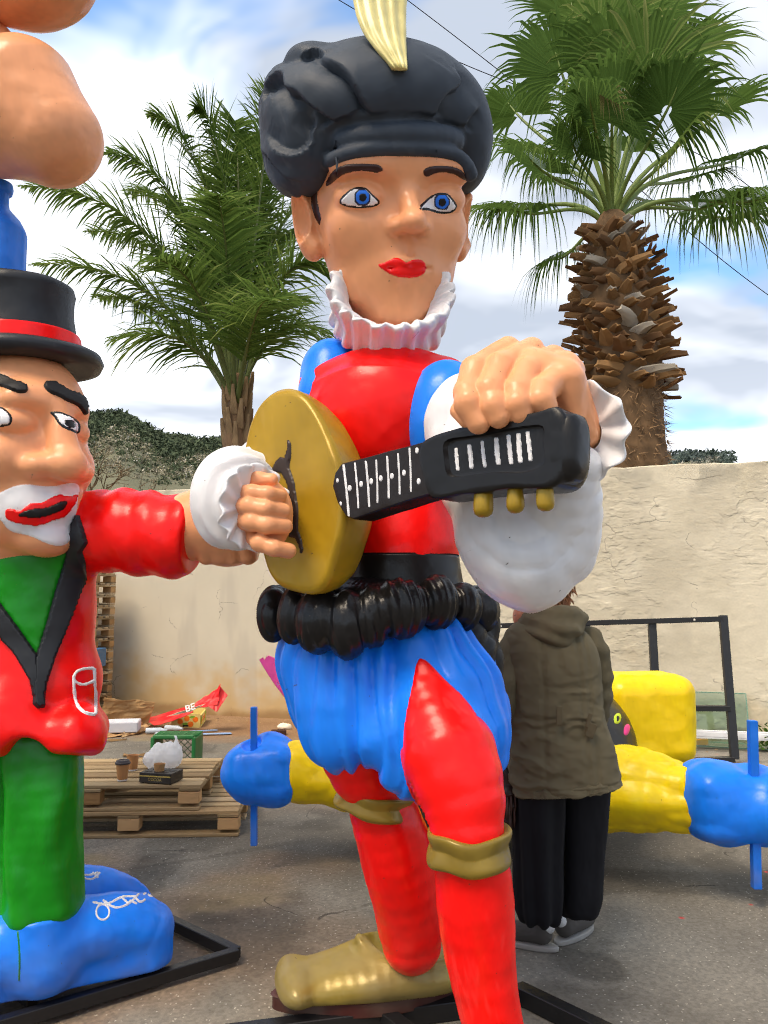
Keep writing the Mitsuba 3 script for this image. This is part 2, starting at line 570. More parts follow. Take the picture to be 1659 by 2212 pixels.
def ground_color(p, n, uv):
    x, y = p.x, p.y
    s = (x - WA[0]) * WN[0] + (y - WA[1]) * WN[1]
    big = mikit.fbm(x * .55 + 3, y * .55, 0, 4)
    mid = mikit.fbm(x * 2.3, y * 2.3 + 7, 0, 4)
    fine = mikit.noise(x * 75, y * 75)
    grit = mikit.noise(x * 210, y * 210)
    c = mikit.mix((.110, .100, .086), (.215, .198, .172), mikit.smoothstep(.25, .75, big * .6 + mid * .4))
    c = c * (.72 + .36 * fine + .20 * grit)
    rust = mikit.smoothstep(.52, .70, mikit.fbm(x * .8 + 11, y * .8 + 2, 3, 4)) * mikit.smoothstep(1.2, -1.0, x)
    c = mikit.mix(c, mi.Color3f(.20, .115, .06) * (.7 + .5 * fine), rust * .42)
    yel = mikit.smoothstep(.60, .74, mikit.fbm(x * 1.1 + 31, y * 1.6, 1, 3)) * mikit.smoothstep(.8, -.6, x)
    c = mikit.mix(c, mi.Color3f(.24, .18, .07), yel * .35)
    dark = mikit.smoothstep(.58, .72, mikit.fbm(x * 1.5 + 50, y * 1.5, 2, 4))
    c = c * (1 - .35 * dark)
    oil = mikit.smoothstep(.66, .76, mikit.fbm(x * 2.2 + 80, y * 2.2, 4, 3)) * mikit.smoothstep(.4, .6, big)
    c = c * (1 - .45 * oil)
    tyre = mikit.smoothstep(.55, .8, mikit.fbm(x * .9 + y * .5, (y * .9 - x * .5) * 9, 6, 3)) * mikit.smoothstep(.45, .6, mikit.fbm(x * .6, y * .6, 13, 2))
    c = c * (1 - .22 * tyre)
    f1, f2, w = mikit.voronoi(x * 26, y * 26)                    # pale grit and droppings
    spot = mikit.smoothstep(.13, .05, f1) * mi.Float(w > .62)
    f3, f4, w2 = mikit.voronoi(x * 9 + 4, y * 9)
    spot2 = mikit.smoothstep(.06, .03, f3 + .02 * fine) * mi.Float(w2 > .72)
    c = mikit.mix(c, mi.Color3f(.46, .44, .40), dr.maximum(spot * .55, spot2 * .8))
    f5, f6, w3 = mikit.voronoi(x * 1.7 + 9, y * 1.7)
    red = mikit.smoothstep(.05, .02, f5 + .03 * mid) * mi.Float(w3 > .6) * mikit.smoothstep(.5, 1.5, x)
    c = mikit.mix(c, mi.Color3f(.5, .03, .03), red * .8)
    a1, a2, aw = mikit.voronoi(x * .7 + mid * .5, y * .7 + big * .5)
    crack = mikit.smoothstep(.012, .003, a2 - a1) * mikit.smoothstep(.55, .66, mid)
    c = c * (1 - .6 * crack)
    dirt = mikit.smoothstep(2.3, 1.1, s + (mid - .5) * 1.6 + dr.maximum(x + 0.4, 0) * 1.5)
    soil = mikit.mix((.17, .085, .035), (.27, .16, .08), mid) * (.75 + .3 * fine + .2 * grit)
    c = c * mi.Color3f(1.03, 1.02, .97)
    far = mikit.smoothstep(0, -.3, s)
    return mikit.mix(c, soil, dr.maximum(dirt * .85, far))


def ground_bump(p, n, uv):
    return mikit.noise(p.x * 90, p.y * 90) + .5 * mikit.noise(p.x * 260, p.y * 260) + 3 * mikit.fbm(p.x * 3, p.y * 3, 0, 3)


scene['asphalt'] = {'type': 'twosided', 'bsdf': {'type': 'bumpmap', 'texture': mikit.proc(ground_bump, 1.5e-3), 'scale': .004, 'bsdf': {
    'type': 'principled', 'base_color': mikit.proc(ground_color), 'roughness': .75, 'specular': .3}}}
gx = np.r_[-600, -200, -60, -20, np.linspace(-12, 12, 61), 20, 60, 200, 600]
gy = np.r_[-200, -50, -12, np.linspace(-3, 16, 48), 30, 80, 200, 500, 900]
X, Yg = np.meshgrid(gx, gy, indexing='ij')
near = (np.abs(X) < 11) & (Yg > -2) & (Yg < 15)
Z = np.where(near, .012 * (meshkit.fbm(np.stack([X * .5, Yg * .5, X * 0], -1), 3, 5) - .5), 0)
nx, ny = X.shape
ii, jj = np.meshgrid(np.arange(nx - 1), np.arange(ny - 1), indexing='ij')
q = np.stack([ii * ny + jj, (ii + 1) * ny + jj, (ii + 1) * ny + jj + 1, ii * ny + jj + 1], -1).reshape(-1, 4)
scene['ground'] = mikit.ply((np.stack([X, Yg, Z], -1).reshape(-1, 3), q), 'asphalt', smooth=True)
labels['ground'] = {'label': 'stained grey asphalt yard with pale grit and brown soil by the wall', 'category': 'ground', 'kind': 'structure'}


# ------------------------------------------------------------------ the rendered yard wall
def wall_color(p, n, uv):
    x, z = p.x, p.z
    big = mikit.fbm(x * .7, z * .9, 2, 4)
    mid = mikit.fbm(x * 3.1 + 4, z * 3.1, 5, 4)
    fine = mikit.noise(x * 60, p.y * 60, z * 60)
    c = mikit.mix((.48, .43, .32), (.60, .545, .42), mikit.smoothstep(.3, .7, big * .5 + mid * .5)) * (.93 + .1 * fine)
    left = mikit.smoothstep(.8, -1.2, x)
    c = mikit.mix(c, mi.Color3f(.50, .45, .35), left * .8)
    st = mikit.fbm(x * 3.3, z * .7, 9, 4)
    streak = mikit.smoothstep(.48, .66, st) * (.35 + .65 * left)
    c = mikit.mix(c, mi.Color3f(.40, .36, .29), streak * .5)
    ochre = mikit.smoothstep(.75, .05, z + (mid - .5) * .9 + (big - .5) * .6) * (.35 + .65 * left)
    c = mikit.mix(c, mi.Color3f(.46, .29, .10), ochre * .75)
    low = mikit.smoothstep(.16, .02, z + (mid - .5) * .2)
    c = mikit.mix(c, mi.Color3f(.22, .12, .05), low * .7)
    top = mikit.smoothstep(2.75, 3.1, z + (mid - .5) * .7) * mikit.smoothstep(.45, .65, mikit.fbm(x * 4, z * 4, 1, 3))
    c = mikit.mix(c, mi.Color3f(.25, .23, .18), top * .55)
    f1, f2, w = mikit.voronoi(x * 1.3 + (mid - .5) * .9, z * 1.3 + (big - .5) * .8)
    crack = mikit.smoothstep(.016, .003, f2 - f1) * mikit.smoothstep(.54, .62, mid)
    return c * (1 - .45 * crack)


def wall_bump(p, n, uv):
    x, z = p.x, p.z
    rough = mikit.smoothstep(.2, 1.4, x) * (.45 + .9 * mikit.smoothstep(.4, .62, mikit.fbm(x * 1.1, z * 1.3, 8, 3)))
    m = mikit.fbm(x * 11, z * 12, 3, 4)
    torn = .8 * mikit.smoothstep(.52, .58, m) + .55 * mikit.fbm(x * 24, z * 24, 1, 3) + .5 * mikit.smoothstep(.5, .6, mikit.fbm(x * 15, z * 19, 6, 3))
    return torn * rough + mikit.fbm(x * 6, z * 6, 0, 3) * .5 * (1 - rough * .5) + .10 * mikit.noise(x * 90, p.y * 90, z * 90)


scene['render'] = {'type': 'twosided', 'bsdf': {'type': 'bumpmap', 'texture': mikit.proc(wall_bump, 4e-3), 'scale': .0055, 'bsdf': {
    'type': 'principled', 'base_color': mikit.proc(wall_color), 'roughness': .9, 'specular': .15}}}
n, L = 160, 26.0
t = np.linspace(-7, L, n)
top = 3.14 + .035 * (meshkit.fbm(np.stack([t * 1.7, t * 0, t * 0], -1), 4, 3) - .5) * 2
prof = [(0, -.3), (0, None), (.02, .02), (.22, .015), (.24, -.02), (.24, -.3)]
rows = []
for z0 in np.linspace(-.3, 1, 20):
    rows.append((0.0, z0, 0))
rows += [(.02, 1.006, 1), (.22, 1.004, 1), (.24, .995, 1), (.24, -.3, 0)]
rings = []
for k in range(n):
    b = WA + WU * t[k]
    ring = []
    for o, zz, e in rows:
        z = top[k] * zz if zz > 0 else zz
        w = .006 * (meshkit.noise(np.array([t[k] * 2.1, z * 2.1, 1.0])) - .5) * 2 if o == 0 else 0
        q = b - WN * (o + w)
        ring.append([q[0], q[1], z])
    rings.append(ring)
solo('yard_wall', rings_mesh(rings), WHITE, 'long cream rendered wall with rough stucco, cracks and ochre stains at its foot', 'wall', mat='render', smooth=40)
# ------------------------------------------------------------------ the big painted minstrel
ms = thing('carnival_statue', 'giant painted minstrel figure in black beret and red tights in the middle of the yard', 'statue', 'giant painted carnival figures')
YH = 2.95
HO, HQ = P(836, 474, YH), S(836, 474, YH)
HR = view_frame(836, 474, yaw=17, pitch=5, roll=1.0)


def H(x, f, z):
    """head frame, in pixels: right, forward, up"""
    return HO + (np.array([x, f, z]) * HQ) @ HR


def hell(c, r, tilt=None):
    R = HR if tilt is None else tilt @ HR
    return ell(H(*c), np.array(r) * HQ, R)


def hcap(a, b, ra, rb):
    return cap(H(*a), H(*b), ra * HQ, rb * HQ)


def rotz(d):
    c, s = math.cos(math.radians(d)), math.sin(math.radians(d))
    return np.array([[c, s, 0], [-s, c, 0], [0, 0, 1]])


def rotx(d):
    c, s = math.cos(math.radians(d)), math.sin(math.radians(d))
    return np.array([[1, 0, 0], [0, c, s], [0, -s, c]])


def roty(d):
    c, s = math.cos(math.radians(d)), math.sin(math.radians(d))
    return np.array([[c, 0, -s], [0, 1, 0], [s, 0, c]])


k = HQ
f = join([hell((0, -40, 80), (168, 180, 180)), hell((0, 28, -40), (148, 122, 168)), hell((0, 58, -140), (112, 90, 92))], 50 * k)
f = join([f, hell((0, 98, -208), (60, 48, 42))], 40 * k)                                   # chin
f = join([f, hell((-88, 84, -28), (56, 44, 50)), hell((88, 84, -28), (56, 44, 50))], 40 * k)   # cheeks
f = join([f, hell((-78, 108, 84), (72, 40, 30)), hell((78, 108, 84), (72, 40, 30)), hell((0, 100, 110), (120, 44, 60))], 36 * k)
f = cut(f, hell((-84, 160, 34), (56, 40, 34), roty(-8)), 26 * k)
f = cut(f, hell((84, 160, 34), (56, 40, 34), roty(8)), 26 * k)
f = join([f, hell((-84, 100, 30), (54, 42, 36)), hell((84, 100, 30), (54, 42, 36))], 8 * k)    # eyeballs
f = join([f, hcap((0, 122, 66), (0, 174, -14), 13, 21), hell((0, 180, -20), (25, 27, 21)), hell((-27, 146, -26), (19, 26, 17)), hell((27, 146, -26), (19, 26, 17))], 13 * k)
f = cut(f, hell((-15, 160, -46), (9, 12, 8)), 6 * k)
f = cut(f, hell((15, 160, -46), (9, 12, 8)), 6 * k)
f = join([f, hell((0, 128, -104), (54, 26, 32))], 22 * k)
f = join([f, hcap((-34, 146, -97), (-5, 154, -92), 8, 12), hcap((34, 146, -97), (5, 154, -92), 8, 12), hcap((-24, 148, -117), (24, 148, -117), 12, 12)], 9 * k)
f = cut(f, hcap((-46, 150, -106), (46, 150, -106), 2.5, 2.5), 6 * k)
f = cut(f, hcap((0, 156, -58), (0, 156, -82), 5, 6), 9 * k)
for sx in (-1, 1):
    e = cut(hell((sx * 176, -18, -10), (26, 46, 76), rotz(sx * -26) @ roty(sx * 10)), hell((sx * 196, 4, 0), (24, 30, 50), rotz(sx * -26) @ roty(sx * 10)), 8 * k)
    e = join([e, hell((sx * 164, 10, -62), (18, 24, 26))], 16 * k)
    f = join([f, e], 14 * k)
f = join([f, hcap((0, -24, -160), (0, -46, -330), 96, 104)], 40 * k)
lo, hi = H(-260, -260, -330) * 0 + HO - 340 * k, HO + 340 * k
lo[2] = HO[2] - 330 * k
head = net(f, lo, hi, .0075)
head = push(head, lambda v, n: .0022 * (meshkit.fbm(v * 14, 3, 1) - .5) * 2)
add(ms + '__head', head, SKIN, var=.05, freq=6)


def painted(name, poly, col, off, step=3.5, mesh=None, par=ms, **kw):
    m = decal(head if mesh is None else mesh, poly, off, step)
    return add(f'{par}__{name}', m, col, **kw)


def C1(a):
    return [(514.2 + x * .3616, 51.4 + y * .3616) for x, y in a]


BROWN = (.035, .012, .010)
eyes = [([(604, 1066), (640, 1015), (680, 985), (725, 973), (770, 985), (805, 1020), (845, 1072), (830, 1085), (780, 1097), (720, 1102), (665, 1095)], (742, 1036), 47),
        ([(1080, 1105), (1115, 1060), (1160, 1025), (1215, 1008), (1262, 1022), (1290, 1055), (1308, 1092), (1295, 1115), (1250, 1133), (1190, 1130), (1130, 1115)], (1216, 1063), 46)]
for poly, (ex, ey), er in eyes:
    poly = smooth_poly(C1(poly), 60)
    white = Polygon(poly).buffer(-3.2)
    cx, cy = C1([(ex, ey)])[0]
    ek = painted('eye', poly, BLACK, .0020)
    painted('white', white, (.74, .74, .76), .0042, par=ek, var=.02)
    painted('iris', Point(cx, cy).buffer(er * .3616 * 1.16).intersection(white), (.012, .02, .05), .0056, par=ek)
    painted('iris', Point(cx, cy).buffer(er * .3616 * .92).intersection(white), (.02, .17, .75), .0070, 2.2, par=ek, var=.03)
    painted('pupil', Point(cx + .5, cy + .5).buffer(8.6), (.006, .006, .008), .0088, 1.6, par=ek)
painted('eyebrow', smooth_poly(C1([(525, 970), (540, 920), (580, 870), (640, 842), (720, 834), (800, 838), (850, 850), (866, 874), (843, 886), (760, 878), (680, 885), (612, 910), (560, 952)])), BROWN, .0055)
painted('eyebrow', smooth_poly(C1([(1106, 880), (1130, 860), (1190, 848), (1270, 852), (1320, 868), (1352, 896), (1366, 935), (1345, 930), (1300, 902), (1240, 889), (1170, 896), (1115, 908)])), BROWN, .0055)
painted('sideburn', C1([(436, 1000), (478, 960), (470, 1040), (486, 1120), (496, 1165), (487, 1203), (462, 1160), (440, 1090)]), BROWN, .004)
painted('lips', smooth_poly(C1([(838, 1440), (880, 1425), (925, 1402), (962, 1400), (1000, 1424), (1040, 1412), (1085, 1408), (1115, 1430), (1124, 1462), (1105, 1495), (1060, 1514), (990, 1516), (920, 1500), (870, 1470)])), (.80, .004, .004), .005, 3)

# ---- beret
f0 = join([hell((-24, -50, 224), (222, 222, 130), roty(-7)), hell((-185, -40, 180), (66, 100, 78)), hell((142, -20, 196), (86, 130, 90)), hell((172, -30, 150), (56, 110, 60)), hell((170, -40, 104), (52, 110, 54)), hell((-160, -30, 130), (66, 110, 70)), hell((-176, -50, 112), (66, 120, 62))], 46 * k)
f0 = join([f0, hell((-188, -30, 200), (58, 80, 42)), hell((-180, -10, 128), (62, 80, 38)), hell((-176, -20, 82), (62, 84, 40)), hell((-182, -60, 262), (54, 70, 38)), hell((-150, 0, 296), (52, 54, 34))], 14 * k)
fh = cut(f0, hell((0, -40, -20), (150, 190, 120)), 16 * k)


def hits(f, pts, Y=2.2):
    q = P(np.array([p[0] for p in pts]), np.array([p[1] for p in pts]), np.full(len(pts), Y))
    d = unit(q - EYE)
    for _ in range(60):
        q = q + d * (f(q) * .8)[:, None]
    return q


edge_px = smooth_poly([(640, 426), (662, 412), (688, 386), (720, 362), (762, 346), (812, 339), (862, 337), (912, 338), (960, 345), (992, 358), (1010, 378), (1016, 392)], 30, closed=False)


def around(shift, r):
    front = hits(f, edge_px + np.array([0, shift]))
    back = [H(172 * math.sin(a), -30 + 176 * math.cos(a), 88 - shift) for a in np.linspace(1.75, 2 * math.pi - 1.75, 12)]
    front = front + unit(HO + np.array([0, 0, 80 * k]) - front) * r * .05 * k
    return chain([(q, r * k) for q in list(front) + back + [front[0]]], .002)


fh = cut(fh, around(-80, 9), 12 * k)
fh = join([fh, around(-46, 25)], 8 * k)
hat = net(join([fh, around(-17, 15)], 5 * k), HO + np.array([-300, -300, -60]) * k, HO + np.array([280, 360, 420]) * k, .0085)


BAND = hits(f, edge_px + np.array([0, -34]))


def crease(mesh, line, up, dn, su, sd, side=1):
    """a fold along a line (view A points): proud on one side, sunk on the other, fading out at its ends"""
    L = hits(f0, smooth_poly(C1(line), 26, closed=False))
    v, n = np.asarray(mesh.vertices), vnormals(mesh)
    near = np.where((np.linalg.norm(v[:, None] - L[None, ::5], axis=2).min(1) < 200 * k) & (np.linalg.norm(v[:, None] - BAND[None], axis=2).min(1) > 50 * k))[0]
    w, nn = v[near], n[near]
    d = np.linalg.norm(w[:, None] - L[None], axis=2)
    j = d.argmin(1)
    g = unit(np.gradient(L, axis=0))[j]
    q = w - L[j]
    along = (q * g).sum(1)
    off = np.linalg.norm(q - along[:, None] * g, axis=1)
    sgn = np.sign((np.cross(g, q) * nn).sum(1)) * side
    t = j / (len(L) - 1)
    fade = np.clip(np.minimum(t, 1 - t) * 5 + .12, 0, 1) * np.exp(-(np.where((j == 0) | (j == len(L) - 1), along, 0) / (22 * k)) ** 2)
    s = off / k
    h = np.where(sgn > 0, up * np.exp(-(s / su) ** 2), -dn * np.exp(-(s / sd) ** 2))
    h = h * np.clip(s / 2.5, .15, 1)
    mesh.vertices[near] = w + nn * (h * fade * k)[:, None]


for line, up, dn, su, sd, side in (
        ([(470, 205), (520, 232), (585, 262), (640, 300), (690, 372), (740, 465), (822, 585)], 9, 15, 46, 26, 1),
        ([(150, 470), (215, 345), (270, 325), (300, 400), (360, 425), (410, 470), (480, 520), (590, 590), (700, 628), (825, 606)], 13, 17, 60, 34, 1),
        ([(170, 660), (210, 720), (280, 765), (350, 765), (420, 715), (446, 620), (440, 520)], 7, 12, 26, 46, -1),
        ([(140, 770), (190, 800), (240, 870), (310, 930), (370, 940)], 6, 9, 26, 30, 1),
        ([(1300, 270), (1316, 330), (1308, 385), (1262, 410), (1210, 462), (1180, 520), (1166, 610)], 9, 8, 50, 26, -1),
        ([(1440, 500), (1400, 545), (1365, 590), (1345, 660)], 8, 9, 34, 22, -1),
        ([(385, 230), (430, 190), (480, 180), (520, 215)], 7, 10, 24, 20, 1)):
    crease(hat, line, up, dn, su, sd, side)
trimesh.smoothing.filter_taubin(hat, lamb=.5, nu=.52, iterations=4)
push(hat, lambda v, n: .003 * (meshkit.fbm(v * 9, 3, 3) - .5) * 2)
add(ms + '__beret', hat, (.030, .041, .058), 'flat', var=.10, freq=5)

# ---- feather: a thick ridged plume that leans up out of the crown
FY = hits(f0, [(862, 142)])[0][1] - .015
rows = []
for t, wl, wr, cx, yy in ((0, 17, 18, 862, 150), (.06, 26, 31, 849, 124), (.14, 44, 46, 834, 86), (.3, 60, 62, 820, 0), (.55, 72, 76, 814, -120), (.8, 64, 70, 820, -240), (1, 20, 24, 836, -340)):
    Yf = FY + .25 * t
    m, q = P(cx, yy, Yf), S(cx, yy, Yf)
    ph = np.linspace(0, 2 * np.pi, 96, endpoint=False)
    w = np.where(np.cos(ph) < 0, wl, wr) * q
    ridge = 1 + .16 * np.cos(14 * np.cos(ph) + 2 * t) * np.sign(np.sin(ph))
    rows.append(m + (np.cos(ph) * w)[:, None] * HR[0] + (np.sin(ph) * (16 + 10 * t) * q * ridge)[:, None] * HR[1])
plume = rings_mesh(CubicSpline([0, .06, .14, .3, .55, .8, 1], np.array(rows))(np.linspace(0, 1, 44)))
push(plume, lambda v, n: .003 * (meshkit.fbm(v * 12, 3, 3) - .5) * 2)
add(ms + '__feather', plume, (.60, .53, .22), 'paint', var=.14, freq=18, label='pale yellow ridged plume')

# ---- ruff
RC, RQ = P(842, 668, 2.91), S(842, 668, 2.91)
VF = view_frame(842, 676, yaw=6)
tl = math.radians(45)
ax_c, ax_u = VF[1] * math.cos(tl) - VF[2] * math.sin(tl), VF[2] * math.cos(tl) + VF[1] * math.sin(tl)
ph = np.linspace(0, 2 * np.pi, 480, endpoint=False)
pl = np.tanh(2.2 * np.cos(20 * ph + .9 * np.sin(5 * ph))) * (.75 + .25 * np.sin(11 * ph))
rows = []
for r, z, a in ((86, 18, .1), (100, 36, .5), (120, 52, 1.0), (131, 48, 1.2), (125, 24, .9), (122, 0, .9), (124, -26, 1.2), (116, -42, 1.0), (98, -40, .5), (80, -30, .1)):
    rr = (r + 6.0 * a * pl + 3 * np.sin(3 * ph + r)) * RQ
    zz = (z * 1.25 + 3.0 * a * np.cos(20 * ph + .9 * np.sin(5 * ph) + 1.2)) * RQ
    rows.append(RC + (rr * np.cos(ph))[:, None] * VF[0] + (rr * np.sin(ph) * .92)[:, None] * ax_c + zz[:, None] * ax_u)
ruff = rings_mesh(CubicSpline(np.arange(10), np.array(rows))(np.linspace(0, 9, 40)), caps=False)
add(ms + '__ruff', ruff, WHITE, var=.04, label='white pleated ruff collar')

# ---- jerkin
def js(*rows):
    return [J(*r) for r in rows]


YB = 2.95
q = S(850, 1000, YB)
tor = join([ell(P(828, 920, YB), [170 * q, .23, 165 * q]), ell(P(862, 1120, YB), [124 * q, .165, 150 * q]), cap(P(705, 838, 3.0), P(960, 830, 2.92), .105, .10),
            cap(P(846, 850, 2.99), P(842, 880, 2.97), 100 * q, 150 * q), cap(P(870, 1200, YB), P(872, 1250, YB), 112 * q, 110 * q)], .09)
torso = net(tor, P(640, 1260, YB) - [.1, .35, .05], P(1010, 700, YB) + [.1, .35, .1], .009)
push(torso, lambda v, n: .005 * (meshkit.fbm(v * 6, 3, 8) - .5) * 2)
add(ms + '__jerkin', torso, RED, var=.05)

# ---- shoulder rolls (blue) and sleeves (white)
sl = net(join([ell(P(716, 812, 3.04), [70 * q, .13, 84 * q]), ell(P(700, 862, 2.98), [58 * q, .12, 70 * q])], .05), P(600, 960, 3) - .2, P(800, 690, 3) + .2, .009)
add(ms + '__shoulder_roll', sl, BLUE, var=.07)
fs = join([ell(P(966, 886, 2.78), [82 * q, .14, 104 * q]), ell(P(930, 930, 2.78), [48 * q, .11, 84 * q])], .05)
sr = net(fs, P(840, 1060, 2.75) - .2, P(1070, 740, 2.75) + .2, .009)
add(ms + '__shoulder_roll', sr, BLUE, var=.07)
arm = js((985, 905, 2.66, 62), (1040, 1040, 2.5, 92), (1095, 1140, 2.40, 112), (1138, 1196, 2.36, 124), (1180, 1170, 2.34, 108), (1216, 1085, 2.26, 82), (1252, 1010, 2.18, 50))
fa_ = join([flow(arm, 18), ell(P(1005, 905, 2.62), [74 * q, .10, 88 * q])], .05)
lo, hi = grown(arm, .12)
slv = net(fa_, lo, hi, .009)
ELB, WRI = arm[3][0], arm[6][0]
fold_o = P(1175, 1000, 2.05)


def sleeve_folds(v, n):
    d = np.linalg.norm(v - fold_o, axis=1)
    a = np.arctan2(v[:, 2] - fold_o[2], v[:, 0] - fold_o[0])
    w = meshkit.fbm(v * 5, 3, 2)
    m = np.clip((d - .12) / .15, 0, 1)
    crease = np.abs(np.sin(d * 34 + w * 5 + a * 2.2)) ** .6
    near = np.exp(-((d - .25) / .14) ** 2)
    return .010 * (crease - .6) * near * m + .009 * np.sin(a * 9 + w * 7) * np.clip((d - .3) / .1, 0, 1) * .6 + .004 * (w - .5)


push(slv, sleeve_folds)
add(ms + '__sleeve', slv, WHITE, var=.03)
YL = 2.64
q2 = S(500, 1080, YL)
puff = net(join([ell(P(503, 1078, YL), [88 * q2, .11, 112 * q2]), chain(js((520, 1075, 2.72, 92), (600, 1020, 2.9, 80), (680, 930, 3.0, 60)), .05)], .05), P(390, 1230, YL) - .15, P(720, 790, 3) + .2, .009)
po = P(548, 1094, 2.5)
push(puff, lambda v, n: .007 * np.sin(np.linalg.norm(v - po, axis=1) * 95 + 5 * meshkit.fbm(v * 5, 2, 3)) * np.clip((np.linalg.norm(v - po, axis=1) - .09) / .05, 0, 1) * (meshkit.noise(v * 7, 5) + .3))
add(ms + '__sleeve', puff, WHITE, var=.03)


def frill(c, frame, r0, r1, depth, k, name='cuff', wob=.12, m=220):
    """a pleated cuff: frame rows x, y in its plane and its outward axis"""
    ph = np.linspace(0, 2 * np.pi, m, endpoint=False)
    p1 = np.cos(k * ph + .8 * np.sin(3 * ph))
    rows = []
    for t, s in ((0, 0), (.5, .15), (.85, .55), (1, .85), (.97, 1.02), (.8, .95), (.45, .7), (.1, .55)):
        r = (r0 + (r1 - r0) * t) * (1 + wob * t * p1)
        z = depth * s + depth * .30 * t * np.cos(k * ph + 1.4) * (.8 + .3 * np.sin(4 * ph))
        rows.append(c + (r * np.cos(ph))[:, None] * frame[0] + (r * np.sin(ph))[:, None] * frame[1] + z[:, None] * frame[2])
    mm = rings_mesh(CubicSpline(np.arange(8), np.array(rows))(np.linspace(0, 7, 30)), caps=False)
    return add(f'{ms}__{name}', mm, WHITE, var=.03)


fr = view_frame(1285, 935, yaw=-20, pitch=4)
frill(P(1264, 938, 2.22), (fr[0], fr[2], fr[1]), .05, .142, .06, 10, wob=.05)
fr = view_frame(545, 1092, yaw=40)
frill(P(532, 1096, 2.50), (fr[0], fr[2], fr[1]), .045, .136, .045, 13, wob=.03)

# ---- right hand, over the headstock
def C3(a):
    return [(908.3 + x * .279, 702.7 + y * .279) for x, y in a]


hk = S(1130, 850, 2.05)
hand_parts = []
palm = join([chain([(P(1205, 815, 2.08), 46 * hk), (P(1150, 800, 2.10), 44 * hk), (P(1090, 806, 2.12), 42 * hk)], .03),
             cap(P(1222, 840, 2.10), P(1262, 936, 2.16), 44 * hk, 30 * hk), cap(P(1225, 820, 2.06), P(1240, 900, 2.08), 34 * hk, 22 * hk)], .03)
fing = []
for pts in ([(650, 165, 2.12), (390, 330, 2.06), (335, 500, 2.02), (345, 590, 2.0), (420, 735, 2.0)],
            [(830, 175, 2.11), (590, 300, 2.04), (515, 470, 1.995), (540, 600, 1.98), (580, 690, 1.98)],
            [(1000, 235, 2.10), (800, 340, 2.03), (715, 500, 1.985), (720, 590, 1.97), (750, 665, 1.97)],
            [(1140, 330, 2.10), (1020, 400, 2.03), (915, 490, 1.985), (900, 560, 1.97), (945, 620, 1.97)]):
    rr = (33, 34, 32, 32, 27)
    fing.append(chain([(P(*C3([(x + 28, y + 20)])[0], y3 + .03), r * .92 * hk) for (x, y, y3), r in zip(pts, rr)], .012))
tip = cap(P(*C3([(290, 665)])[0], 2.08), P(*C3([(350, 740)])[0], 2.06), 17 * hk, 15 * hk)
fhand = join([palm, cap(P(1215, 800, 2.10), P(1268, 938, 2.2), 44 * hk, 36 * hk), *fing, join([tip, cap(P(*C3([(330, 560)])[0], 2.1), P(*C3([(300, 660)])[0], 2.08), 18 * hk, 16 * hk)], .01)], .006)
c = P(1130, 850, 2.08)
hand = net(fhand, c - [.26, .16, .19], c + [.26, .2, .19], .0055)
push(hand, lambda v, n: .002 * (meshkit.fbm(v * 22, 3, 1) - .5) * 2)
add(ms + '__hand', hand, SKIN, var=.06, freq=12)

# ---- left hand, on the strings
def C4(a):
    return [(377.1 + x * .186, 925.4 + y * .186) for x, y in a]


lk = S(570, 1110, 2.5)
fing = []
for pts, r in (([(770, 740, 2.50), (900, 745, 2.43), (1080, 765, 2.42), (1220, 790, 2.46)], 14.5), ([(740, 900, 2.49), (860, 905, 2.42), (1060, 935, 2.41), (1260, 960, 2.45)], 16),
               ([(770, 1070, 2.49), (890, 1085, 2.42), (1080, 1120, 2.41), (1280, 1140, 2.45)], 16.5), ([(900, 1250, 2.50), (990, 1330, 2.43), (1150, 1385, 2.42), (1320, 1420, 2.45)], 15.5)):
    fing.append(chain([(P(*C4([(x, y)])[0], Y), r * (1.22 - .05 * i) * lk) for i, (x, y, Y) in enumerate(pts)], .01))
thumb = chain([(P(*C4([(830, 700)])[0], 2.52), 17 * lk), (P(*C4([(960, 600)])[0], 2.48), 17 * lk), (P(*C4([(1130, 590)])[0], 2.47), 13 * lk)], .015)
palm = join([ell(P(575, 1112, 2.505), [.085, .06, .115]), cap(P(545, 1095, 2.56), P(500, 1085, 2.66), .055, .055), cap(P(545, 1130, 2.52), P(585, 1175, 2.5), .04, .03)], .03)
fl = join([palm, thumb, *fing], .007)
c = P(570, 1110, 2.5)
hand2 = net(fl, c - [.18, .15, .18], c + [.16, .16, .18], .0055)
push(hand2, lambda v, n: .002 * (meshkit.fbm(v * 22, 3, 1) - .5) * 2)
add(ms + '__hand', hand2, SKIN, var=.06, freq=12)

# ---- belt and the puffed black ruffle
belt = spine([(P(866, 1200, YB), .215, .20), (P(866, 1232, YB), .222, .205), (P(866, 1275, YB), .235, .21)], 12, 64, ref=(0, 1, 0))
push(belt, lambda v, n: .004 * (meshkit.fbm(v * 8, 3, 8) - .5) * 2)
add(ms + '__belt', belt, BLACK, "paint")
lobes = [(590, 1326, 2.86, 34, 60, 0), (634, 1328, 2.74, 36, 62, 1), (690, 1338, 2.66, 54, 70, 2), (752, 1350, 2.62, 46, 74, 3), (806, 1332, 2.62, 40, 66, 4), (866, 1314, 2.60, 60, 64, 5), (945, 1300, 2.66, 46, 60, 6), (1000, 1308, 2.76, 44, 54, 7),
         (1040, 1318, 2.9, 40, 48, 8), (1030, 1320, 3.08, 46, 56, 9), (960, 1316, 3.2, 54, 60, 10), (860, 1318, 3.25, 58, 62, 11), (750, 1322, 3.22, 56, 64, 12), (650, 1324, 3.1, 54, 64, 13), (600, 1324, 2.98, 42, 62, 14)]
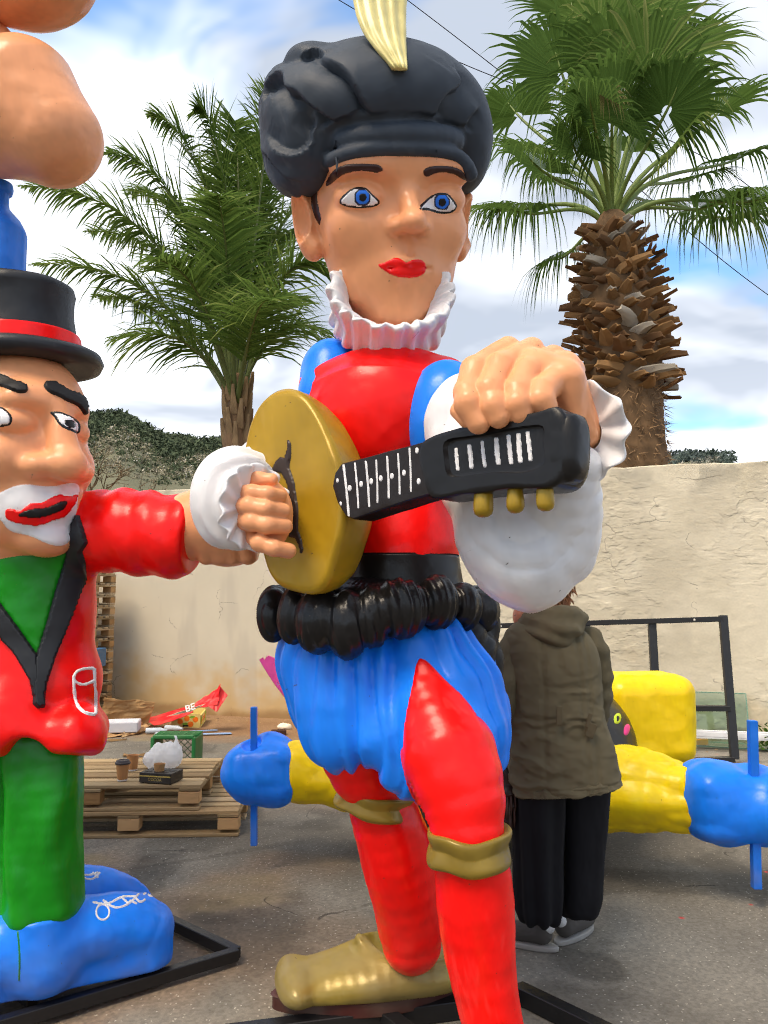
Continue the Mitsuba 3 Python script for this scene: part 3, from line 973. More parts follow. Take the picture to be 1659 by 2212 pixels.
fr_ = join([ell(P(x, y, Y), np.array([rx, (rx + rz) * .5, rz]) * S(x, y, Y)) for x, y, Y, rx, rz, i in lobes] +
           [spine_ := ell(P(820, 1290, 2.93), [.30, .26, .085])], .016)
ruf = net(fr_, P(820, 1330, 2.93) - [.56, .52, .22], P(820, 1330, 2.93) + [.5, .5, .2], .0085)
rc0 = P(820, 1330, 2.93)


def ruffle_folds(v, n):
    a = np.arctan2(v[:, 1] - rc0[1], v[:, 0] - rc0[0])
    w = meshkit.fbm(v * np.array([4, 4, 1.6]), 3, 5)
    s = np.sin(a * 34 + w * 16)
    t = np.sin(a * 71 + w * 22)
    g = np.clip(meshkit.noise(v * 4.0, 3) * 1.6 - .2, .15, 1)
    return (.012 * (np.abs(s) ** .6 - .6) + .004 * t) * g + .034 * (w - .5)


push(ruf, ruffle_folds)
add(ms + '__ruffle', ruf, BLACK, "paint", label='glossy black puffed ruffle round the hips')
drape = net(join([chain(js((985, 1305, 2.86, 34), (1028, 1400, 2.9, 36), (1056, 1480, 2.92, 26), (1076, 1535, 2.94, 12)), .04), chain(js((1040, 1320, 2.98, 36), (1050, 1420, 3.04, 32), (1070, 1520, 3.02, 14)), .04)], .05),
            P(960, 1570, 2.95) - [.05, .3, .02], P(1110, 1260, 2.95) + [.02, .3, .05], .008)
push(drape, lambda v, n: .006 * np.sin(v[:, 0] * 70 - v[:, 2] * 34 + 6 * meshkit.fbm(v * 4, 2, 1)))
add(ms + '__cloth_drape', drape, BLACK, 'satin', label='black cloth hanging down behind the hip')

# ---- legs, breeches, garters, shoes
fl1 = js((925, 1455, 2.79, 50), (940, 1530, 2.70, 74), (966, 1620, 2.60, 103), (1004, 1740, 2.54, 88), (1012, 1830, 2.52, 76), (1020, 1880, 2.54, 82), (1027, 1950, 2.56, 84), (1036, 2050, 2.57, 77), (1054, 2160, 2.57, 68), (1074, 2270, 2.57, 64), (1082, 2350, 2.56, 70))
lo, hi = grown(fl1, .04)
fthigh = flow(fl1, 18)
leg1 = net(fthigh, lo, hi, .0085)
push(leg1, lambda v, n: .004 * (meshkit.fbm(v * 5, 3, 4) - .5) * 2)
add(ms + '__leg', leg1, RED, var=.05)
fl2 = js((800, 1480, 2.98, 96), (776, 1590, 2.9, 94), (784, 1640, 2.9, 84), (808, 1716, 2.94, 62), (838, 1780, 2.98, 76), (862, 1860, 3.02, 80), (880, 1950, 3.07, 74), (886, 2000, 3.10, 71), (889, 2036, 3.11, 64))
lo, hi = grown(fl2, .04)
leg2 = net(flow(fl2, 18), lo, hi, .0085)
push(leg2, lambda v, n: .004 * (meshkit.fbm(v * 5, 3, 4) - .5) * 2)
add(ms + '__leg', leg2, RED, var=.05)
qb = S(820, 1500, 2.9)
br = join([ell(P(800, 1420, 2.96), [205 * qb, .27, 150 * qb]), chain(js((770, 1430, 2.92, 130), (752, 1520, 2.86, 110), (742, 1580, 2.82, 86)), .06), chain(js((700, 1420, 3.0, 86), (706, 1520, 2.98, 66), (722, 1590, 2.94, 50)), .06),
           chain(js((820, 1470, 2.80, 90), (842, 1590, 2.72, 66), (880, 1670, 2.70, 44), (915, 1716, 2.70, 20)), .06),
           chain(js((930, 1400, 2.78, 90), (990, 1500, 2.74, 86), (1030, 1580, 2.70, 64), (1058, 1640, 2.70, 36)), .06), chain(js((960, 1420, 2.98, 100), (1020, 1540, 2.9, 76), (1048, 1630, 2.82, 44)), .06)], .05)
slash = smooth_poly([(907, 1424), (893, 1470), (882, 1520), (871, 1600), (872, 1660), (886, 1712), (915, 1762), (955, 1832), (1066, 1832), (1084, 1740), (1081, 1690), (1066, 1632), (1036, 1556), (1000, 1505), (955, 1462)], 120)
slash[0] = (907, 1422)
inner = flow([(c_, r_ - .006) for c_, r_ in js((918, 1440, 2.76, 78), (932, 1530, 2.68, 88), (966, 1620, 2.60, 103), (990, 1690, 2.57, 94))], 10)
br = join([br, inner], .035)
bre = net(br, P(820, 1760, 2.88) - [.42, .42, .02], P(1000, 1300, 2.88) + [.28, .42, .05], .0085)
bo = P(860, 1290, 2.9)


def breech_folds(v, n):
    q = v - bo
    a = np.arctan2(q[:, 0] + .05, -(q[:, 1] - .02))
    w = meshkit.fbm(v * np.array([3.5, 3.5, 1.0]), 3, 9)
    s = np.sin(a * 11 + w * 9 + q[:, 2] * 1.2)
    t = np.sin(a * 23 + w * 14 - q[:, 2] * 2)
    calm = np.clip(inner(v) / .035, 0, 1)
    return calm * (.024 * (np.abs(s) ** .7 - .62) + .007 * t) * np.clip(meshkit.noise(v * 2.6, 2) * 1.8 - .25, .3, 1) * np.clip((v[:, 2] - .72) / .3, .25, 1)


push(bre, breech_folds)
add(ms + '__breeches', bre, BLUE, var=.09, freq=7)
add(ms + '__thigh', decal(cat([bre, leg1]), slash, .005, 5), RED, var=.05, label='red thigh showing through the pointed slash')


def ring_band(cx, cy, Y, r, h, tilt, col, name, par, q=None):
    q = S(cx, cy, Y)
    ax = unit(np.array([math.sin(math.radians(tilt)), 0, math.cos(math.radians(tilt))]))
    xx = unit(np.cross([0, 1, 0], ax))
    yy = np.cross(ax, xx)
    ph = np.linspace(0, 2 * np.pi, 96, endpoint=False)
    rows = []
    for s, z in ((.86, .5), (.98, .54), (1.06, .42), (1.0, .12), (.99, -.02), (1.05, -.28), (1.04, -.46), (.96, -.55), (.85, -.5)):
        rr = r * q * s * (1 + .03 * np.sin(3 * ph + z * 5) + .02 * np.sin(7 * ph + 2))
        zz = h * q * (z + .07 * np.sin(2 * ph + 1) + .04 * np.sin(5 * ph))
        rows.append(P(cx, cy, Y) + (rr * np.cos(ph))[:, None] * xx + (rr * np.sin(ph))[:, None] * yy + zz[:, None] * ax)
    return add(f'{par}__{name}', rings_mesh(CubicSpline(np.arange(9), np.array(rows))(np.linspace(0, 8, 28)), caps=False), col, 'gold', var=.16)


ring_band(1012, 1829, 2.52, 86, 66, -2, GOLD, 'garter', ms)
ring_band(806, 1728, 2.945, 78, 46, 12, GOLD, 'garter', ms)


def shoe(heel, toe, w, up, name_n):
    """clog from heel to toe on the ground plane: upper and sole"""
    d = toe - heel
    L = np.linalg.norm(d)
    d = d / L
    s = np.cross(d, [0, 0, 1.0])
    R = np.array([d, s, [0, 0, 1.0]])

    fr = flow([((.06, 0, .15), .13), ((.20, 0, .15), .142), ((.45, 0, .15), .14), ((.70, 0, .125), .118), ((.85, 0, .116), .104)], 14, .01)
    fr = join([fr, ell((.92, 0, .13), (.098, .13, .098)), flow([((.30, 0, .19), .115), ((.44, 0, .235), .085), ((.51, 0, .275), .05), ((.545, 0, .315), .025)], 8, .01), ell((.0, 0, .12), (.07, .12, .085))], .05)
    fr = cut(fr, flow([((.02, 0, .335), .12), ((.20, 0, .325), .125), ((.33, 0, .33), .115), ((.42, 0, .38), .10)], 10, .01), .015)
    fr = both(fr, half((0, 0, .076), [0, 0, -1]), .01)

    def fu(p):
        q = ((p - heel) @ R.T) / L
        return fr(q * np.array([1, .52, 1])) * L
    u = net(fu, np.minimum(heel, toe) - [.17, .17, .05], np.maximum(heel, toe) + [.17, .17, .36], .0075)
    push(u, lambda v, n: .003 * (meshkit.fbm(v * 9, 3, 4) - .5) * 2)
    add(ms + '__shoe', u, (.26, .19, .035), 'gold', var=.18, freq=6)
    out = []
    for t in np.linspace(0, 1, 40, endpoint=False):
        a = 2 * np.pi * t
        x = .47 + .56 * math.cos(a)
        hw = .185 * (1 - .25 * math.cos(2 * a + .3)) * (1.0 + .12 * math.cos(a))
        out.append((x, hw * math.sin(a)))
    out = np.array(out)
    rows = [np.array([heel + np.array([(x - .5) * g * L + .5 * L, y * g * L, z * L]) @ R for x, y in out]) for g, z in ((.97, -.002), (1, .004), (1.0, .066), (1.02, .074), (.96, .084))]
    sm = rings_mesh(rows)
    push(sm, lambda v, n: .002 * (meshkit.fbm(v * 15, 3, 4) - .5) * 2)
    add(ms + '__sole', sm, (.055, .012, .010), 'satin', smooth=50)


shoe(G(985, 2176, .055) + [0, .15, 0], G(592, 2207, .055) + [0, .10, 0], .1, 0, 0)
shoe(np.array([.38, 2.66, .07]), np.array([.30, 1.98, .07]), .1, 0, 0)
# base of square steel tube, under the soles
bz = .035
cor = [np.array([-.62, 2.62, bz]), np.array([-.62, 3.25, bz]), np.array([.62, 3.10, bz]), np.array([.98, 1.78, bz]), np.array([-.25, 1.74, bz])]
cor = [G(330, 2262, bz), G(1030, 2170, bz), G(1118, 2142, bz), G(1500, 2330, bz), G(700, 2560, bz)]
tubes = [(cor[0], cor[1]), (cor[1], cor[2]), (cor[2], cor[3]), (cor[3], cor[4]), (cor[4], cor[0]), (G(800, 2175, bz), cor[4] * .5 + cor[3] * .5)]
add(ms + '__base_frame', cat([bar(a, b, .06, .065) for a, b in tubes]), BLACK, 'steel', smooth=False, label='black square tube floor frame')
# ------------------------------------------------------------------ the lute in its hands
lu = thing('lute', 'golden painted lute with black neck held across the minstrel\'s chest', 'lute')
al = math.radians(40)
LD = np.array([math.cos(al), -math.sin(al), 0.0])       # along the neck
LN = np.array([-math.sin(al), -math.cos(al), 0.0])      # out of the face, towards the left of the viewer
LB = P(632, 1060, 2.60)


def on_face(px, off=0.0):
    """where the sight lines of photograph points meet the plane of the face, moved out by off"""
    px = np.asarray(px, float)
    d = ray(px[:, 0], px[:, 1])
    t = ((LB + LN * off - EYE) @ LN) / (d @ LN)
    return EYE + d * t[:, None]


def C2(a):
    return [(394.2 + x * .5889, 719.9 + y * .5889) for x, y in a]


outl = smooth_poly([(625, 839), (585, 850), (555, 885), (537, 930), (529, 985), (531, 1040), (545, 1110), (562, 1170), (578, 1230), (596, 1262), (640, 1280), (682, 1283), (703, 1265), (722, 1215), (738, 1160), (746, 1105),
                    (744, 1060), (736, 1010), (722, 970), (706, 930), (686, 890), (660, 855)], 110)
face = on_face(outl)
cen = face.mean(0)
rows = [cen + (face - cen) * .6, cen + (face - cen) * .91, cen + (face - cen) * .965, face, face - LN * .025]
for t, s in ((.05, .995), (.10, .96), (.15, .88), (.20, .74), (.235, .52), (.25, .22)):
    rows.append(cen + (face - cen) * s - LN * t)
rows[0] = rows[0] + LN * .012
rows[1] = rows[1] + LN * .010
rows[2] = rows[2] + LN * .006
rows[3] = rows[3] - LN * .008
bowl = rings_mesh(np.array(rows))
bowl = bowl.subdivide()
push(bowl, lambda v, n: .005 * (meshkit.fbm(v * 5, 3, 8) - .5) * 2)
add(lu + '__body', bowl, (.36, .22, .010), 'gold', smooth=42, var=.22, freq=5, label='golden rounded body of the lute')
holes = [[(620, 944), (629, 959), (629, 985), (625, 1009), (636, 1041), (645, 1102), (644, 1145), (652, 1167), (655, 1186), (652, 1203), (645, 1176), (637, 1162), (624, 1160), (631, 1130), (628, 1083), (619, 1041), (608, 1022), (598, 1020), (587, 1024), (591, 1005), (604, 987), (615, 989), (620, 972)],
         [(567, 985), (572, 1000), (573, 1016), (566, 1013)]]
for h_ in holes:
    add(lu + '__sound_hole', decal(bowl, h_, .006, 3), (.028, .016, .012), 'satin', label='dark curved sound hole shape')


def slab(front, thick, key, col, mat='paint', off=.0, bev=.006, sub=True, **kw):
    """a block whose front outline is given in the photograph, standing off above the face plane"""
    pts = on_face(np.array(front), off)
    c = pts.mean(0)
    inn = c + (pts - c) * (1 - bev / np.linalg.norm(pts - c, axis=1).mean())
    m = rings_mesh([inn, pts - LN * bev, pts - LN * (thick - bev), inn - LN * thick])
    if key:
        add(key, m, col, mat, smooth=35, **kw)
    return m


nk = smooth_poly([(722, 1030), (736, 1000), (912, 957), (930, 1064), (760, 1121), (744, 1112), (728, 1075)], 12)
neck_px = [(717, 1050), (722, 1022), (736, 1001), (800, 984), (860, 968), (918, 952), (934, 1066), (880, 1082), (820, 1102), (762, 1122), (746, 1116), (728, 1086)]
nm = slab(neck_px, .10, None, BLACK, off=.055)
nm = nm.subdivide().subdivide().subdivide()
push(nm, lambda v, n: .003 * (meshkit.fbm(v * 9, 3, 8) - .5) * 2)
add(lu + '__neck', nm, (.012, .008, .007), 'paint', smooth=40)
for a, b, w in (((590, 480), (610, 672), 4.5), ((632, 475), (645, 642), 3.6), ((672, 468), (685, 637), 4.2), ((710, 464), (715, 622), 3.4), ((750, 450), (757, 606), 4.2), ((790, 440), (797, 592), 3.6), ((832, 420), (838, 582), 3.4)):
    pa, pb = C2([a, b])
    mid = ((pa[0] + pb[0]) / 2 + .8, (pa[1] + pb[1]) / 2)
    add(lu + '__fret', decal(nm, stroke([pa, mid, pb], w), .002, 2.2), WHITE, 'satin', smooth=False)
for x, y in ((613, 568), (655, 553), (692, 543), (727, 532), (768, 524), (812, 512), (568, 540), (580, 625), (860, 430), (866, 543)):
    cx, cy = C2([(x, y)])[0]
    r = 3.6 if x in (568, 580) else 5.0
    add(lu + '__fret_dot', decal(nm, shapely.affinity.scale(Point(cx, cy).buffer(r, 8), .8, 1.35), .002, 2.2), WHITE, 'satin', smooth=False)

# headstock: a block with a sunk panel and a rounded end
head_px = smooth_poly([(905, 958), (935, 940), (975, 927), (1030, 912), (1110, 896), (1180, 882), (1204, 878), (1214, 890), (1216, 960), (1213, 1030), (1203, 1043), (1120, 1054), (1040, 1064), (980, 1070), (925, 1072), (912, 1040)], 80)
hp = on_face(head_px, .055)
hc = hp.mean(0)
inn = hc + (hp - hc) * .965
hs = rings_mesh([inn, hp - LN * .010, hp - LN * .12, inn - LN * .14])
end_c = (on_face([(1209, 885)], .055)[0] + on_face([(1209, 1040)], .055)[0]) / 2
eu = on_face([(1209, 885)], .055)[0] - on_face([(1209, 1040)], .055)[0]
eh = np.linalg.norm(eu) / 2
# rounded end cap: a squashed drum bulging along the neck
rr = []
ph = np.linspace(0, 2 * np.pi, 64, endpoint=False)
for t, s in ((-.03, 1.0), (.0, 1.0), (.030, .97), (.055, .86), (.068, .62), (.072, .3)):
    x = np.sign(np.cos(ph)) * np.abs(np.cos(ph)) ** .55 * .058 * s
    z = np.sign(np.sin(ph)) * np.abs(np.sin(ph)) ** .75 * eh * (.3 + .7 * s if s < 1 else 1.0)
    rr.append(end_c - LN * .056 + LD * (t * .62 - .006) + x[:, None] * LN + z[:, None] * unit(eu))
endcap = rings_mesh(rr)
import manifold3d


def man(m):
    m = trimesh.Trimesh(m.vertices, m.faces, process=True)
    return manifold3d.Manifold(manifold3d.Mesh(np.asarray(m.vertices, np.float32), np.asarray(m.faces, np.uint32)))


pan = smooth_poly([(962, 955), (1000, 944), (1080, 930), (1150, 919), (1168, 920), (1172, 960), (1170, 1004), (1160, 1011), (1080, 1020), (1000, 1028), (970, 1026), (962, 995)], 48)
pp = on_face(pan, .055)
pc = pp.mean(0)
knife = rings_mesh([pc + (pp - pc) * 1.05 + LN * .02, pc + (pp - pc) * 1.02 - LN * .002, pc + (pp - pc) * .97 - LN * .012, pc + (pp - pc) * .9 - LN * .014])
hm = (man(hs) + man(endcap)) - man(knife)
mm = hm.refine_to_length(.02).to_mesh()
hmesh = trimesh.Trimesh(mm.vert_properties[:, :3], mm.tri_verts)
push(hmesh, lambda v, n: .002 * (meshkit.fbm(v * 11, 3, 8) - .5) * 2)
add(lu + '__headstock', hmesh, BLACK, 'paint', smooth=38)
for a, b, w in (((275, 950), (290, 1125), 8), ((375, 925), (395, 1110), 10), ((477, 895), (500, 1100), 8), ((585, 870), (605, 1080), 11), ((680, 848), (703, 1075), 10), ((757, 835), (775, 1065), 11), ((828, 822), (852, 1050), 10)):
    pa, pb = C3([a, b])
    add(lu + '__string_mark', decal(hmesh, stroke([pa, ((pa[0] + pb[0]) / 2 + rng.uniform(-1, 1), (pa[1] + pb[1]) / 2), pb], w, taper=.2), .003, 2.5), WHITE, 'satin', smooth=False)
for x, y, r, hgt in ((1044, 1056, 21.5, 58), (1113, 1050, 18.5, 56), (1177, 1044, 19.5, 58)):
    base = on_face([(x, y)], .02)[0]
    q = S(x, y, base[1])
    prof = [(.0, .03), (.80, .03), (.86, -.02), (.94, -.3 * 2.9), (1.0, -.55 * 2.9), (1.0, -.78 * 2.9), (.86, -.94 * 2.9), (.5, -1.03 * 2.9), (.1, -1.05 * 2.9)]
    pm = lathe([(a * r * q, b * hgt / 2.9 * q) for a, b in prof], base, 24)
    push(pm, lambda v, n: .003 * (meshkit.fbm(v * 25, 2, int(x)) - .5) * 2)
    add(lu + '__tuning_peg', pm, (.34, .22, .015), 'gold', smooth=50, var=.15)
# ------------------------------------------------------------------ the clown at the left
cl = thing('carnival_statue', 'giant painted clown figure in red jacket, green trousers and bowler hat at the left', 'statue', 'giant painted carnival figures')
YC = 3.12
HO, HQ = P(48, 962, YC), S(48, 962, YC)
HR = view_frame(48, 962, yaw=30, pitch=2, roll=4)
k = HQ


def C5(a):
    return [(x * .3179, 565.7 + y * .3179) for x, y in a]


f = join([hell((0, -30, 70), (140, 150, 140)), hell((0, 32, -50), (122, 112, 150)), hell((0, 70, -150), (96, 76, 70))], 45 * k)
f = join([f, hell((6, 118, -196), (54, 44, 36))], 30 * k)
f = join([f, hell((-86, 84, -38), (48, 44, 44)), hell((70, 84, -38), (44, 44, 40)), hell((-12, 96, 84), (94, 42, 40))], 30 * k)
f = cut(f, hell((-72, 150, 44), (52, 42, 30)), 20 * k)
f = cut(f, hell((72, 150, 44), (52, 42, 30)), 20 * k)
f = join([f, hell((-72, 94, 36), (46, 34, 28)), hell((60, 92, 36), (32, 34, 28))], 8 * k)
f = join([f, hcap((0, 118, 80), (0, 168, -30), 22, 34), hell((0, 168, -40), (44, 44, 32)), hell((-46, 138, -48), (34, 38, 26)), hell((46, 138, -48), (34, 38, 26))], 16 * k)
f = join([f, hell((0, 112, -118), (74, 34, 56))], 22 * k)
f = join([f, hcap((-56, 120, -128), (0, 142, -120), 14, 20), hcap((56, 120, -112), (0, 142, -120), 14, 20), hcap((-40, 130, -146), (44, 130, -138), 18, 18)], 22 * k)
for sx in (-1, 1):
    f = join([f, hell((sx * 136, -66, -10), (20, 38, 56), rotz(sx * -30))], 12 * k)
f = join([f, hcap((0, 0, -160), (0, -40, -250), 84, 84)], 40 * k)
chead = net(f, HO - 330 * k, HO + 330 * k, .009)
push(chead, lambda v, n: .0025 * (meshkit.fbm(v * 12, 3, 1) - .5) * 2)
add(cl + '__head', chead, SKIN, var=.05, freq=6)
pc_ = dict(mesh=chead, par=cl)
painted('makeup', smooth_poly(C5([(0, 1570), (60, 1540), (150, 1515), (300, 1525), (400, 1520), (470, 1505), (530, 1515), (530, 1600), (520, 1700), (495, 1780), (495, 1850), (455, 1915), (400, 1930), (300, 1905), (180, 1855), (60, 1820), (0, 1750), (-70, 1690), (-60, 1620)])), WHITE, .004, 4, label='white painted mouth surround', **pc_)
painted('lips', smooth_poly(C5([(38, 1690), (80, 1672), (130, 1690), (200, 1645), (280, 1635), (340, 1605), (400, 1585), (480, 1590), (520, 1578), (505, 1640), (460, 1700), (430, 1730), (380, 1748), (280, 1787), (230, 1790), (100, 1768), (45, 1740)]), 90), (.80, .005, .005), .010, 3, **pc_)
painted('mouth', smooth_poly(C5([(128, 1718), (190, 1684), (300, 1668), (370, 1643), (445, 1628), (436, 1658), (392, 1692), (300, 1728), (200, 1736)])), BLACK, .015, 2.5, **pc_)
painted('eyebrow', smooth_poly(C5([(298, 830), (330, 813), (400, 835), (480, 880), (550, 910), (592, 970), (590, 1012), (575, 1040), (545, 1000), (470, 955), (390, 913), (318, 875)])), BLACK, .012, 3, mat='flat', **pc_)
painted('eyebrow', smooth_poly(C5([(-110, 760), (-40, 755), (0, 763), (60, 785), (120, 820), (180, 840), (190, 866), (172, 890), (130, 892), (60, 868), (0, 848), (-90, 820)])), BLACK, .012, 3, mat='flat', **pc_)
for poly, (ex, ey), (rx, ry), rot in (([(340, 1024), (390, 1016), (450, 1033), (510, 1063), (542, 1100), (548, 1135), (530, 1166), (500, 1157), (440, 1132), (395, 1097), (365, 1052)], (472, 1103), (44, 27), 25),
                                      ([(-150, 1040), (-60, 990), (0, 984), (50, 1012), (82, 1065), (72, 1102), (30, 1118), (-60, 1128), (-130, 1092)], (-25, 1052), (36, 34), 0)):
    pl_ = smooth_poly(C5(poly), 50)
    white = Polygon(pl_).buffer(-3.4)
    ek = painted('eye', pl_, BLACK, .003, 3, **pc_)
    painted('white', white, (.74, .74, .76), .005, 3, mesh=chead, par=ek)
    cx, cy = C5([(ex, ey)])[0]
    e_ = shapely.affinity.rotate(shapely.affinity.scale(Point(cx, cy).buffer(1, 16), rx * .3179, ry * .3179), rot)
    painted('pupil', e_.intersection(white.buffer(1)), BLACK, .0068, 2, mesh=chead, par=ek)

# hat
hc_ = P(36, 788, 3.17)
hq = S(36, 788, 3.17)
tilt = unit(np.array([-.03, -.06, 1.0]))
hx = unit(np.cross([0, 1, 0], tilt))
HF = np.array([hx, np.cross(tilt, hx), tilt])
brim = lathe([(90 * hq, -.01), (150 * hq, -.022), (172 * hq, -.012), (179 * hq, .012), (174 * hq, .036), (160 * hq, .05), (140 * hq, .052), (100 * hq, .05)], hc_, 72, HF)
push(brim, lambda v, n: .004 * (meshkit.fbm(v * 7, 3, 2) - .5) * 2)
add(cl + '__hat_brim', brim, CHAR, 'satin', smooth=60, var=.1)
band = lathe([(126 * hq, .04), (136 * hq, .046), (134 * hq, .07), (131 * hq, .11), (129 * hq, .118), (118 * hq, .12)], hc_, 72, HF)
add(cl + '__hat_band', band, RED, smooth=50)
prof = [(120, .10), (122, .118), (120, .15), (118, .19), (119, .235), (122, .275), (124, .295), (120, .318), (108, .33), (70, .334), (20, .332)]
crown = lathe([(a * hq, b) for a, b in prof], hc_, 72, HF).subdivide()
push(crown, lambda v, n: .010 * (meshkit.fbm(v * 5, 3, 2) - .5) * 2)
add(cl + '__hat_crown', crown, CHAR, 'satin', smooth=60, var=.12)

# jacket with one arm held out behind the minstrel's cuff
YJ = 3.26
jq = S(60, 1300, YJ)
arm2 = js((120, 1140, 3.24, 78), (215, 1146, 3.2, 88), (290, 1150, 3.16, 92), (350, 1156, 3.13, 90), (424, 1156, 3.1, 84))
fj = join([ell(P(40, 1200, YJ), [165 * jq, .21, 160 * jq]), ell(P(58, 1330, YJ), [146 * jq, .20, 190 * jq]), ell(P(66, 1470, YJ), [148 * jq, .21, 130 * jq]), ell(P(70, 1575, YJ), [152 * jq, .26, 78 * jq]),
           ell(P(168, 1590, 3.14), [60 * jq, .12, 60 * jq]), ell(P(-10, 1560, 3.10), [100 * jq, .12, 88 * jq])], .05)
fj = join([fj, flow(arm2, 14)], .07)
fj = both(fj, half(P(418, 1156, 3.1), [1, -.08, -.08]), .025)
fj = both(fj, half(P(60, 1640, YJ), [0.05, -.25, -1]), .02)
fj = cut(fj, ell(P(72, 1668, 3.12), [.095, .40, .145]), .03)
jk = net(fj, P(-190, 1700, YJ) - [.1, .42, .05], np.array([P(430, 1000, 3.1)[0], 3.62, P(60, 985, YJ)[2]]), .0095)
push(jk, lambda v, n: .007 * (meshkit.fbm(v * np.array([6, 6, 3.0]), 3, 8) - .5) * 2 + .006 * np.sin(v[:, 0] * 46 + 9 * meshkit.fbm(v * 3, 2, 4)) * np.clip((v[:, 0] + 1.22) / .12, 0, 1))
add(cl + '__jacket', jk, RED, var=.08, freq=5)
add(cl + '__shirt', decal(jk, [(146, 1150), (145, 1192), (125, 1262), (105, 1330), (82, 1416), (40, 1357), (0, 1302), (-90, 1190), (-60, 1150), (60, 1130)], .006, 6), GREEN, var=.1)
add(cl + '__lapel', decal(jk, [(170, 1108), (180, 1140), (190, 1172), (178, 1192), (184, 1212), (187, 1240), (170, 1290), (150, 1345), (120, 1420), (101, 1480), (96, 1529), (80, 1530), (70, 1520), (78, 1415), (103, 1335), (120, 1270), (138, 1215), (148, 1180), (158, 1130)], .018, 4), CHAR, 'satin', var=.1)
add(cl + '__lapel', decal(jk, [(-90, 1170), (0, 1300), (40, 1355), (80, 1413), (90, 1480), (74, 1522), (64, 1470), (30, 1412), (0, 1377), (-90, 1290)], .017, 4), CHAR, 'satin', var=.1)
pk = shapely.union_all([stroke([(158, 1466), (165, 1452), (180, 1445), (203, 1443)], 6), stroke([(158, 1468), (174, 1478), (204, 1470)], 6), stroke([(159, 1462), (161, 1495), (168, 1524), (182, 1538), (206, 1543)], 7), stroke([(203, 1443), (206, 1490), (207, 1543)], 6)])
add(cl + '__pocket', decal(jk, pk, .005, 2.5), WHITE, label='painted white pocket outline')
fist = join([flow(js((396, 1142, 3.12, 72), (440, 1128, 3.10, 74), (478, 1122, 3.10, 78)), 8), ell(P(492, 1150, 3.12), [82 * jq, .13, 72 * jq])], .04)
for i in range(4):
    fist = join([fist, chain(js((440 + 30 * i, 1180, 3.04, 17), (446 + 30 * i, 1200, 3.07, 19), (452 + 30 * i, 1200, 3.14, 17)), .01)], .012)
fist = join([fist, cap(P(560, 1120, 3.06), P(500, 1100, 3.02), .03, .034)], .02)
fm = net(fist, P(370, 1260, 3.1) - [.02, .25, .02], P(610, 1010, 3.1) + [.02, .25, .02], .007)
add(cl + '__hand', fm, SKIN, var=.06)
arm3 = js((-80, 1150, 3.26, 80), (-170, 1260, 3.2, 76), (-230, 1380, 3.12, 66))
lo, hi = grown(arm3, .05)
add(cl + '__sleeve', net(flow(arm3, 12), lo, hi, .012), RED)
add(cl + '__hand', net(join([ell(P(-240, 1440, 3.08), [.09, .07, .12])] + [chain([(P(-250, 1490, 3.06) + [.045 * i, 0, 0], .026), (P(-250, 1540, 3.04) + [.045 * i, 0, 0], .022)], .01) for i in range(-1, 3)], .012), P(-320, 1620, 3.1) - .1, P(-140, 1340, 3.1) + .1, .01), SKIN)

# trousers and shoes
for pts in (((84, 1610, 3.24, 84), (92, 1720, 3.22, 80), (92, 1840, 3.22, 82), (94, 1930, 3.22, 83), (94, 1978, 3.22, 84)), ((-20, 1600, 3.26, 84), (2, 1750, 3.3, 88), (6, 1900, 3.30, 92), (4, 2004, 3.26, 92))):
    jj_ = js(*pts)
    lo, hi = grown(jj_, .04)
    ft = flow(jj_, 14)
    ft = both(ft, half(jj_[-1][0], [.12, 0, -1]), .03)
    tr = net(ft, lo, hi, .0095)
    push(tr, lambda v, n: .010 * np.sin(v[:, 0] * 34 + 10 * meshkit.fbm(v * np.array([4, 4, 1.5]), 3, 4)) + .006 * (meshkit.fbm(v * 6, 3, 4) - .5))
    add(cl + '__trouser_leg', tr, GREEN, var=.16, freq=5)


def big_shoe(rows, floor_px, more=None):
    r = js(*rows)
    lo, hi = grown(r, .05)
    fs_ = flow(r, 14)
    fl = G(*floor_px, .085)
    ft = join([fs_, cap(r[0][0] * [1, 1, 0] + [0, 0, .12], r[-1][0] * [1, 1, 0] + [0, 0, .12], r[0][1] * .95, r[-1][1] * .98)], .03)
    if more is not None:
        ft = join([ft, both(more, half(P(94, 1965, 3.22), [-.12, 0, 1]), .01)], .03)
    ft = both(ft, half([0, 0, .082], [0, 0, -1]), .012)
    m = net(ft, lo - [0, 0, .2], hi + [0, .1, .2], .009)
    push(m, lambda v, n: .006 * (meshkit.fbm(v * 7, 3, 6) - .5) * 2)
    return m


